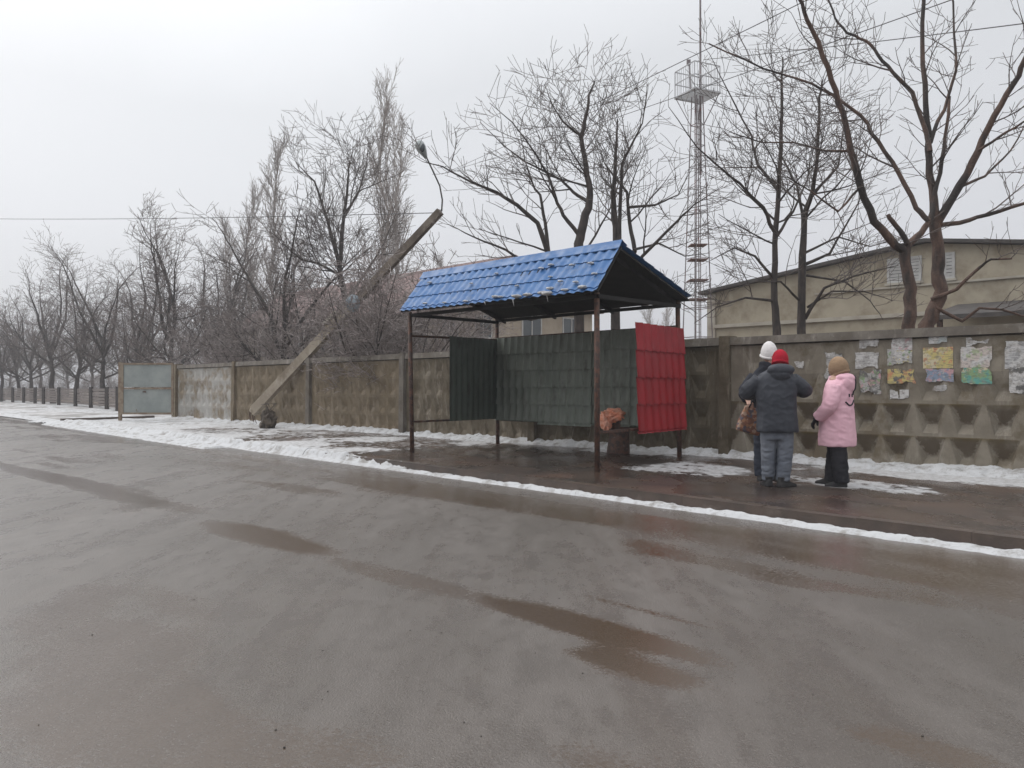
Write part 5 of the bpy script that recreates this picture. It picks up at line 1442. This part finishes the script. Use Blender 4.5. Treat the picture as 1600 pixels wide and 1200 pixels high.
def build_body(head, yaw, armL, armR, legL, legR, hands, hip=.88, tilt=0.0, sc=1.0):
    b = MB()
    b.loft([(0, 0, hip * .93, .15, .10), (0, 0, hip * 1.08, .145, .10), (0, 0, 1.12, .14, .10), (0, 0, 1.27, .165, .105), (0, 0, 1.36, .15, .09), (0, 0, 1.42, .08, .06)], 20)
    hd = Vector(head)
    b.tube([(0, 0, 1.38), (hd.x * .6, hd.y * .6, 1.45), (hd.x, hd.y - .01, hd.z - .06)], [.062, .055, .052], 12)
    add_head(b, head, yaw, tilt)
    limb(b, armL, (.055, .045, .030)); limb(b, armR, (.055, .045, .030))
    limb(b, legL, (.085, .06, .042)); limb(b, legR, (.085, .06, .042))
    for (arm, side, nrm, curl) in hands:
        f = Vector(arm[2]) - Vector(arm[1]); add_hand(b, arm[2], f, nrm, side, curl)
    return fuse(b, .0062, 2)
def knit_hat(c, yaw, tilt, rx=.100, ry=.118, rz=.135, rim=.028, seed=0):
    h = MB(); h.ball((0, -.008, .02), rx, ry, rz, 28, 18, lambda p: 1 if p.z > -.25 else .97)
    d = MB(); turned(h, d, Vector(c), yaw, tilt)
    me = fuse(d, .008, 2, .003, 30, seed)
    # cut the lower part away along the brim plane
    bm = bmesh.new(); bm.from_mesh(me)
    R_ = Matrix.Rotation(yaw, 3, 'Z') @ Matrix.Rotation(tilt, 3, 'X')
    nrm = R_ @ Vector((0, .28, 1)).normalized(); co = Vector(c) + R_ @ Vector((0, 0, .0 - rim))
    g_ = bmesh.ops.bisect_plane(bm, geom=bm.verts[:] + bm.edges[:] + bm.faces[:], plane_co=co, plane_no=nrm, clear_inner=True)
    eds = [e_ for e_ in bm.edges if e_.is_boundary]
    bmesh.ops.holes_fill(bm, edges=eds)
    bm.to_mesh(me); bm.free()
    me.polygons.foreach_set('use_smooth', [True] * len(me.polygons))
    # rolled cuff
    cf = MB(); u = nrm.cross(Vector((1, 0, 0))).normalized(); v = nrm.cross(u)
    from mathutils.bvhtree import BVHTree
    bv = BVHTree.FromPolygons([q.co for q in me.vertices], [tuple(p.vertices) for p in me.polygons])
    ring = []
    for i in range(33):
        a = 2 * math.pi * i / 32; dr = u * math.cos(a) + v * math.sin(a)
        hit = bv.ray_cast(co + nrm * .012 + dr * .4, -dr)
        ring.append((hit[0] if hit[0] else co + dr * .1) + nrm * .01)
    cf.tube(ring, .017, 8, cap=False)
    cfm = cf.mesh('cuff'); cfm.polygons.foreach_set('use_smooth', [True] * len(cfm.polygons))
    return me, cfm
def eyes(parent, head, yaw, tilt=0.0):
    R_ = Matrix.Rotation(yaw, 3, 'Z') @ Matrix.Rotation(tilt, 3, 'X')
    for s_ in (-1, 1):
        e_ = MB(); e_.smooth = True; e_.ball(Vector(head) + R_ @ Vector((s_ * .031, .080, .012)), .012, .010, .008, 10, 8)
        obj('eye', e_, MAT['print'], parent, local=True)

# --- man in the charcoal jacket, back to us
mp0 = Gp(1212, 760); mp0.z = 0.12
man = thing('person', 'person in a red knit hat and charcoal hooded jacket with washed jeans, seen from behind', 'person', mp0, math.radians(-8))
aL = [(-.19, 0, 1.36), (-.375, .07, 1.185), (-.20, .33, 1.17)]; aR = [(.20, 0, 1.36), (.40, .08, 1.21), (.24, .36, 1.25)]
lL = [(-.085, 0, .84), (-.085, .02, .46), (-.085, .03, .07)]; lR = [(.10, 0, .84), (.105, -.03, .46), (.065, -.03, .07)]
hd = (.065, .05, 1.585)
body = obj('body', build_body(hd, -.25, aL, aR, lL, lR, [(aL, -1, (0, 0, 1), .7), (aR, 1, (0, 0, 1), .7)]), MAT['skin'], man, local=True)
eyes(man, hd, -.25)
j = MB()
j.loft([(.02, 0, .695, .250, .18), (.02, 0, .74, .252, .185), (.015, 0, .95, .238, .178), (.0, 0, 1.12, .243, .172), (0, 0, 1.25, .262, .165), (0, 0, 1.345, .262, .148), (.01, .0, 1.42, .20, .13), (.03, .02, 1.475, .125, .115), (.045, .03, 1.525, .105, .105)], 28, 2.3)
limb(j, [(-.19, 0, 1.34), (-.375, .06, 1.18), (-.225, .29, 1.17)], (.105, .098, .068)); limb(j, [(.19, 0, 1.34), (.40, .07, 1.205), (.265, .31, 1.24)], (.105, .098, .068))
j.ball((.045, -.085, 1.475), .165, .115, .075, 20, 12); j.ball((.04, -.12, 1.42), .12, .07, .075, 16, 10)
obj('jacket', fuse(j, .010, 3, .008, 6.5, 3, 1.2), MAT['jacket'], man, local=True)
tr = MB()
tr.loft([(.01, 0, .60, .19, .125), (.01, 0, .72, .185, .13), (.01, 0, .86, .175, .12)], 20)
limb(tr, lL[:1] + [(-.088, .01, .46), (-.09, .03, .085)], (.108, .086, .074)); limb(tr, lR[:1] + [(.112, -.03, .46), (.08, -.04, .085)], (.112, .090, .076))
obj('trousers', fuse(tr, .011, 2, .012, 8, 11, 1.6), MAT['jeans'], man, local=True)
for x, y, a in ((-.095, .02, .15), (.085, -.05, -.95)):
    s_ = MB(); add_shoe(s_, x, y, a, .31, .057); obj('shoe', fuse(s_, .008, 2), MAT['shoe'], man, local=True)
hm_, cf_ = knit_hat(hd, -.25, -.05, rim=.055, seed=2)
hat = obj('knit_hat', hm_, MAT['knit_red'], man, local=True); obj('cuff', cf_, MAT['knit_red'], hat, local=True)

# --- woman in pink, turned to the left
wp = Gp(1308, 759); wp.z = 0.12
wom = thing('person', 'person in a long pink hooded coat with a black smile print and beige knit hat', 'person', wp, math.radians(46))
aL = [(-.17, -.02, 1.28), (-.285, -.03, 1.02), (-.235, .17, .86)]; aR = [(.17, -.02, 1.28), (.275, .0, 1.02), (.14, .24, .88)]
lL = [(-.085, -.02, .80), (-.095, -.05, .44), (-.10, -.08, .07)]; lR = [(.085, .0, .80), (.095, .07, .44), (.09, .11, .07)]
hd = (0, -.015, 1.475)
obj('body', build_body(hd, .1, aL, aR, lL, lR, [], hip=.84), MAT['skin'], wom, local=True)
eyes(wom, hd, .1)
for arm, sd_ in ((aL, -1), (aR, 1)):
    g_ = MB(); f = Vector(arm[2]) - Vector(arm[1]); add_hand(g_, arm[2], f + Vector((0, 0, -.12)), (0, .6, .8), sd_, .6)
    limb(g_, [Vector(arm[2]) - f.normalized() * .05, arm[2], Vector(arm[2]) + f.normalized() * .03], (.040, .036, .03), 10)
    obj('glove', fuse(g_, .0055, 1), MAT['black_cloth'], wom, local=True)
c_ = MB()
c_.loft([(0, .0, .515, .245, .215), (0, .0, .56, .248, .215), (0, 0, .75, .238, .20), (0, -.005, .92, .225, .182), (0, -.01, 1.08, .222, .168), (0, -.02, 1.22, .222, .155), (0, -.02, 1.305, .195, .132), (0, -.01, 1.365, .115, .105), (0, 0, 1.40, .095, .095)], 28, 2.3)
limb(c_, [(-.165, -.02, 1.265), (-.285, -.03, 1.02), (-.24, .15, .875)], (.098, .090, .068)); limb(c_, [(.165, -.02, 1.265), (.275, 0, 1.02), (.16, .21, .885)], (.098, .090, .068))
c_.ball((0, -.125, 1.30), .135, .085, .125, 20, 14); c_.ball((0, -.09, 1.375), .13, .12, .06, 20, 12)
coat = obj('coat', fuse(c_, .010, 3, .009, 5.5, 23, 1.5), MAT['pink'], wom, local=True)
from mathutils.bvhtree import BVHTree
bv = BVHTree.FromPolygons([q.co for q in coat.data.vertices], [tuple(p.vertices) for p in coat.data.polygons])
def on_back(x, z):
    h_ = bv.ray_cast(Vector((x, -1.5, z)), Vector((0, 1, 0)))
    return (h_[0] if h_[0] else Vector((x, -.18, z))) + Vector((0, -.003, 0))
sm = MB(); sm.smooth = True
sm.tube([on_back(-.135 + .19 * t, 1.085 - .055 * math.sin(math.pi * t) + .018 * (t - .5)) for t in [i / 14 for i in range(15)]], .0105, 6)
for x in (-.075, .015): sm.tube([on_back(x, 1.135 + .02 * t) for t in range(3)], .010, 6)
obj('smile_print', sm, MAT['print'], coat, local=True)
hb = MB(); hb.smooth = True
hb.tube([on_back(.06 - .02 * t, 1.405 - .245 * t) + Vector((0, -.004, 0)) for t in [i / 10 for i in range(11)]], .010, 6)
obj('hood_trim', hb, MAT['print'], coat, local=True)
tr = MB()
tr.loft([(0, 0, .58, .17, .14), (0, 0, .70, .175, .13), (0, 0, .84, .165, .12)], 20)
limb(tr, lL[:1] + [(-.10, -.06, .44), (-.105, -.10, .06)], (.115, .095, .085)); limb(tr, lR[:1] + [(.098, .07, .44), (.09, .11, .06)], (.115, .095, .085))
obj('trousers', fuse(tr, .011, 2, .010, 8, 31, 1.5), MAT['black_cloth'], wom, local=True)
for x, y, a in ((-.105, -.08, .2), (.09, .14, -.05)):
    s_ = MB(); add_shoe(s_, x, y, a, .27, .055); obj('boot', fuse(s_, .008, 2), MAT['shoe'], wom, local=True)
hm_, cf_ = knit_hat(hd, .1, -.12, .110, .124, .155, .075, seed=5)
hat = obj('knit_hat', hm_, MAT['knit_beige'], wom, local=True); obj('cuff', cf_, MAT['knit_beige'], hat, local=True)
hr = MB(); hr.ball((0, -.05, 1.42), .088, .075, .085, 18, 12)
obj('hair', fuse(hr, .008, 1, .004, 30), MAT['hair'], wom, local=True)

# --- third person facing us, mostly hidden behind the first
tp = P(1201, 606, 10.7); tp.z = 0.12
thd = thing('person', 'person in a white knit hat and dark jacket, mostly hidden behind the red hatted one', 'person', tp, math.radians(172))
aR = [(.19, 0, 1.40), (.33, .02, 1.19), (.30, .22, 1.07)]; aL = [(-.19, 0, 1.40), (-.28, -.02, 1.16), (-.15, .20, 1.08)]
lR = [(.09, 0, .88), (.10, .0, .48), (.10, .0, .07)]; lL = [(-.09, 0, .88), (-.085, .02, .48), (-.085, .02, .07)]
hd = (0, .04, 1.685)
bme = build_body((hd[0], hd[1], hd[2]), .1, aL, aR, lL, lR, [(aL, -1, (0, 0, 1), .8), (aR, 1, (0, 0, 1), 1.0)], hip=.92)
obj('body', bme, MAT['skin'], thd, local=True)
eyes(thd, hd, .1)
j = MB()
j.loft([(0, 0, .72, .225, .165), (0, 0, .95, .22, .16), (0, 0, 1.15, .228, .16), (0, 0, 1.30, .245, .155), (0, 0, 1.40, .235, .14), (0, .0, 1.47, .18, .12), (0, .02, 1.53, .125, .115), (0, .02, 1.60, .118, .115)], 26, 2.3)
limb(j, [(-.17, 0, 1.39), (-.28, -.02, 1.16), (-.17, .16, 1.09)], (.098, .09, .065)); limb(j, [(.17, 0, 1.39), (.33, .02, 1.19), (.305, .17, 1.095)], (.098, .088, .064))
obj('jacket', fuse(j, .011, 3, .010, 6, 43, 1.4), MAT['navy'], thd, local=True)
tr = MB(); tr.loft([(0, 0, .62, .18, .12), (0, 0, .76, .175, .12), (0, 0, .90, .165, .115)], 20)
limb(tr, lL[:1] + [(-.088, .01, .48), (-.085, .02, .055)], (.112, .095, .085)); limb(tr, lR[:1] + [(.10, .0, .48), (.10, .0, .055)], (.112, .095, .085))
MAT['dark_denim'] = cloth('dark_denim', (0.030, 0.036, 0.052), (0.05, 0.056, 0.074))
obj('trousers', fuse(tr, .011, 2, .010, 8, 51, 1.6), MAT['dark_denim'], thd, local=True)
for x, y, a in ((-.085, .03, .15), (.10, .01, -.2)):
    s_ = MB(); add_shoe(s_, x, y, a); obj('shoe', fuse(s_, .008, 2), MAT['shoe'], thd, local=True)
hm_, cf_ = knit_hat(hd, .1, -.05, .108, .122, .175, .03, seed=8)
hat = obj('knit_hat', hm_, MAT['knit_white'], thd, local=True); obj('cuff', cf_, MAT['knit_white'], hat, local=True)

# --- patterned tote bag in the hidden person's hand
Yb = 10.46
bc = P(1172.5, 657, Yb)
bag = thing('tote_bag', 'brown patterned woven tote bag held beside the charcoal jacket', 'bag', (bc.x, bc.y, bc.z - .19))
b_ = MB(); rot_ = .28
def bl(x, y, z):
    xx, zz = x * math.cos(rot_) + z * math.sin(rot_), -x * math.sin(rot_) + z * math.cos(rot_)
    return Vector((bc.x + xx, bc.y + y, bc.z + zz))
secs = [(-.165, .145, .055), (-.15, .155, .065), (-.05, .15, .07), (.08, .135, .05), (.17, .12, .03)]
vs = []
for z, w_, t_ in secs:
    for i in range(24):
        a = 2 * math.pi * i / 24; cx_ = math.copysign(abs(math.cos(a)) ** .55, math.cos(a)); sy_ = math.copysign(abs(math.sin(a)) ** .55, math.sin(a))
        vs.append(bl(cx_ * w_, sy_ * t_, z))
fs = [(i * 24 + k_, i * 24 + (k_ + 1) % 24, (i + 1) * 24 + (k_ + 1) % 24, (i + 1) * 24 + k_) for i in range(4) for k_ in range(24)] + [tuple(reversed(range(24))), tuple(96 + k_ for k_ in range(24))]
b_.add(vs, fs)
obj('bag_body', fuse(b_, .009, 2, .008, 9, 61), MAT['woven'], bag)
for y in (-.03, .03):
    hh = MB(); hh.smooth = True
    top = Vector((3.19, Yb + y * .3, .12 + 1.085))
    hh.tube([bl(-.075, y, .155), bl(-.06, y, .21).lerp(top, .4), top, bl(.06, y, .21).lerp(top, .4), bl(.075, y, .155)], .009, 6)
    obj('handle', hh, MAT['black_cloth'], bag)

# ------------------------------------------------------------------ air
k = NT('haze_air'); k.t.nodes.remove(k.b)
pv = k.t.nodes.new('ShaderNodeVolumePrincipled'); pv.inputs['Color'].default_value = (.96, .97, 1, 1); pv.inputs['Density'].default_value = 0.0017
k.l(pv.outputs[0], k.t.nodes['Material Output'].inputs['Volume'])
hz = MB().hexa([(-420, -70, -1.5), (420, -70, -1.5), (420, 420, -1.5), (-420, 420, -1.5)], [(-420, -70, 32), (420, -70, 32), (420, 420, 32), (-420, 420, 32)])
solo('haze', hz, k.m, None, None, kind='stuff')
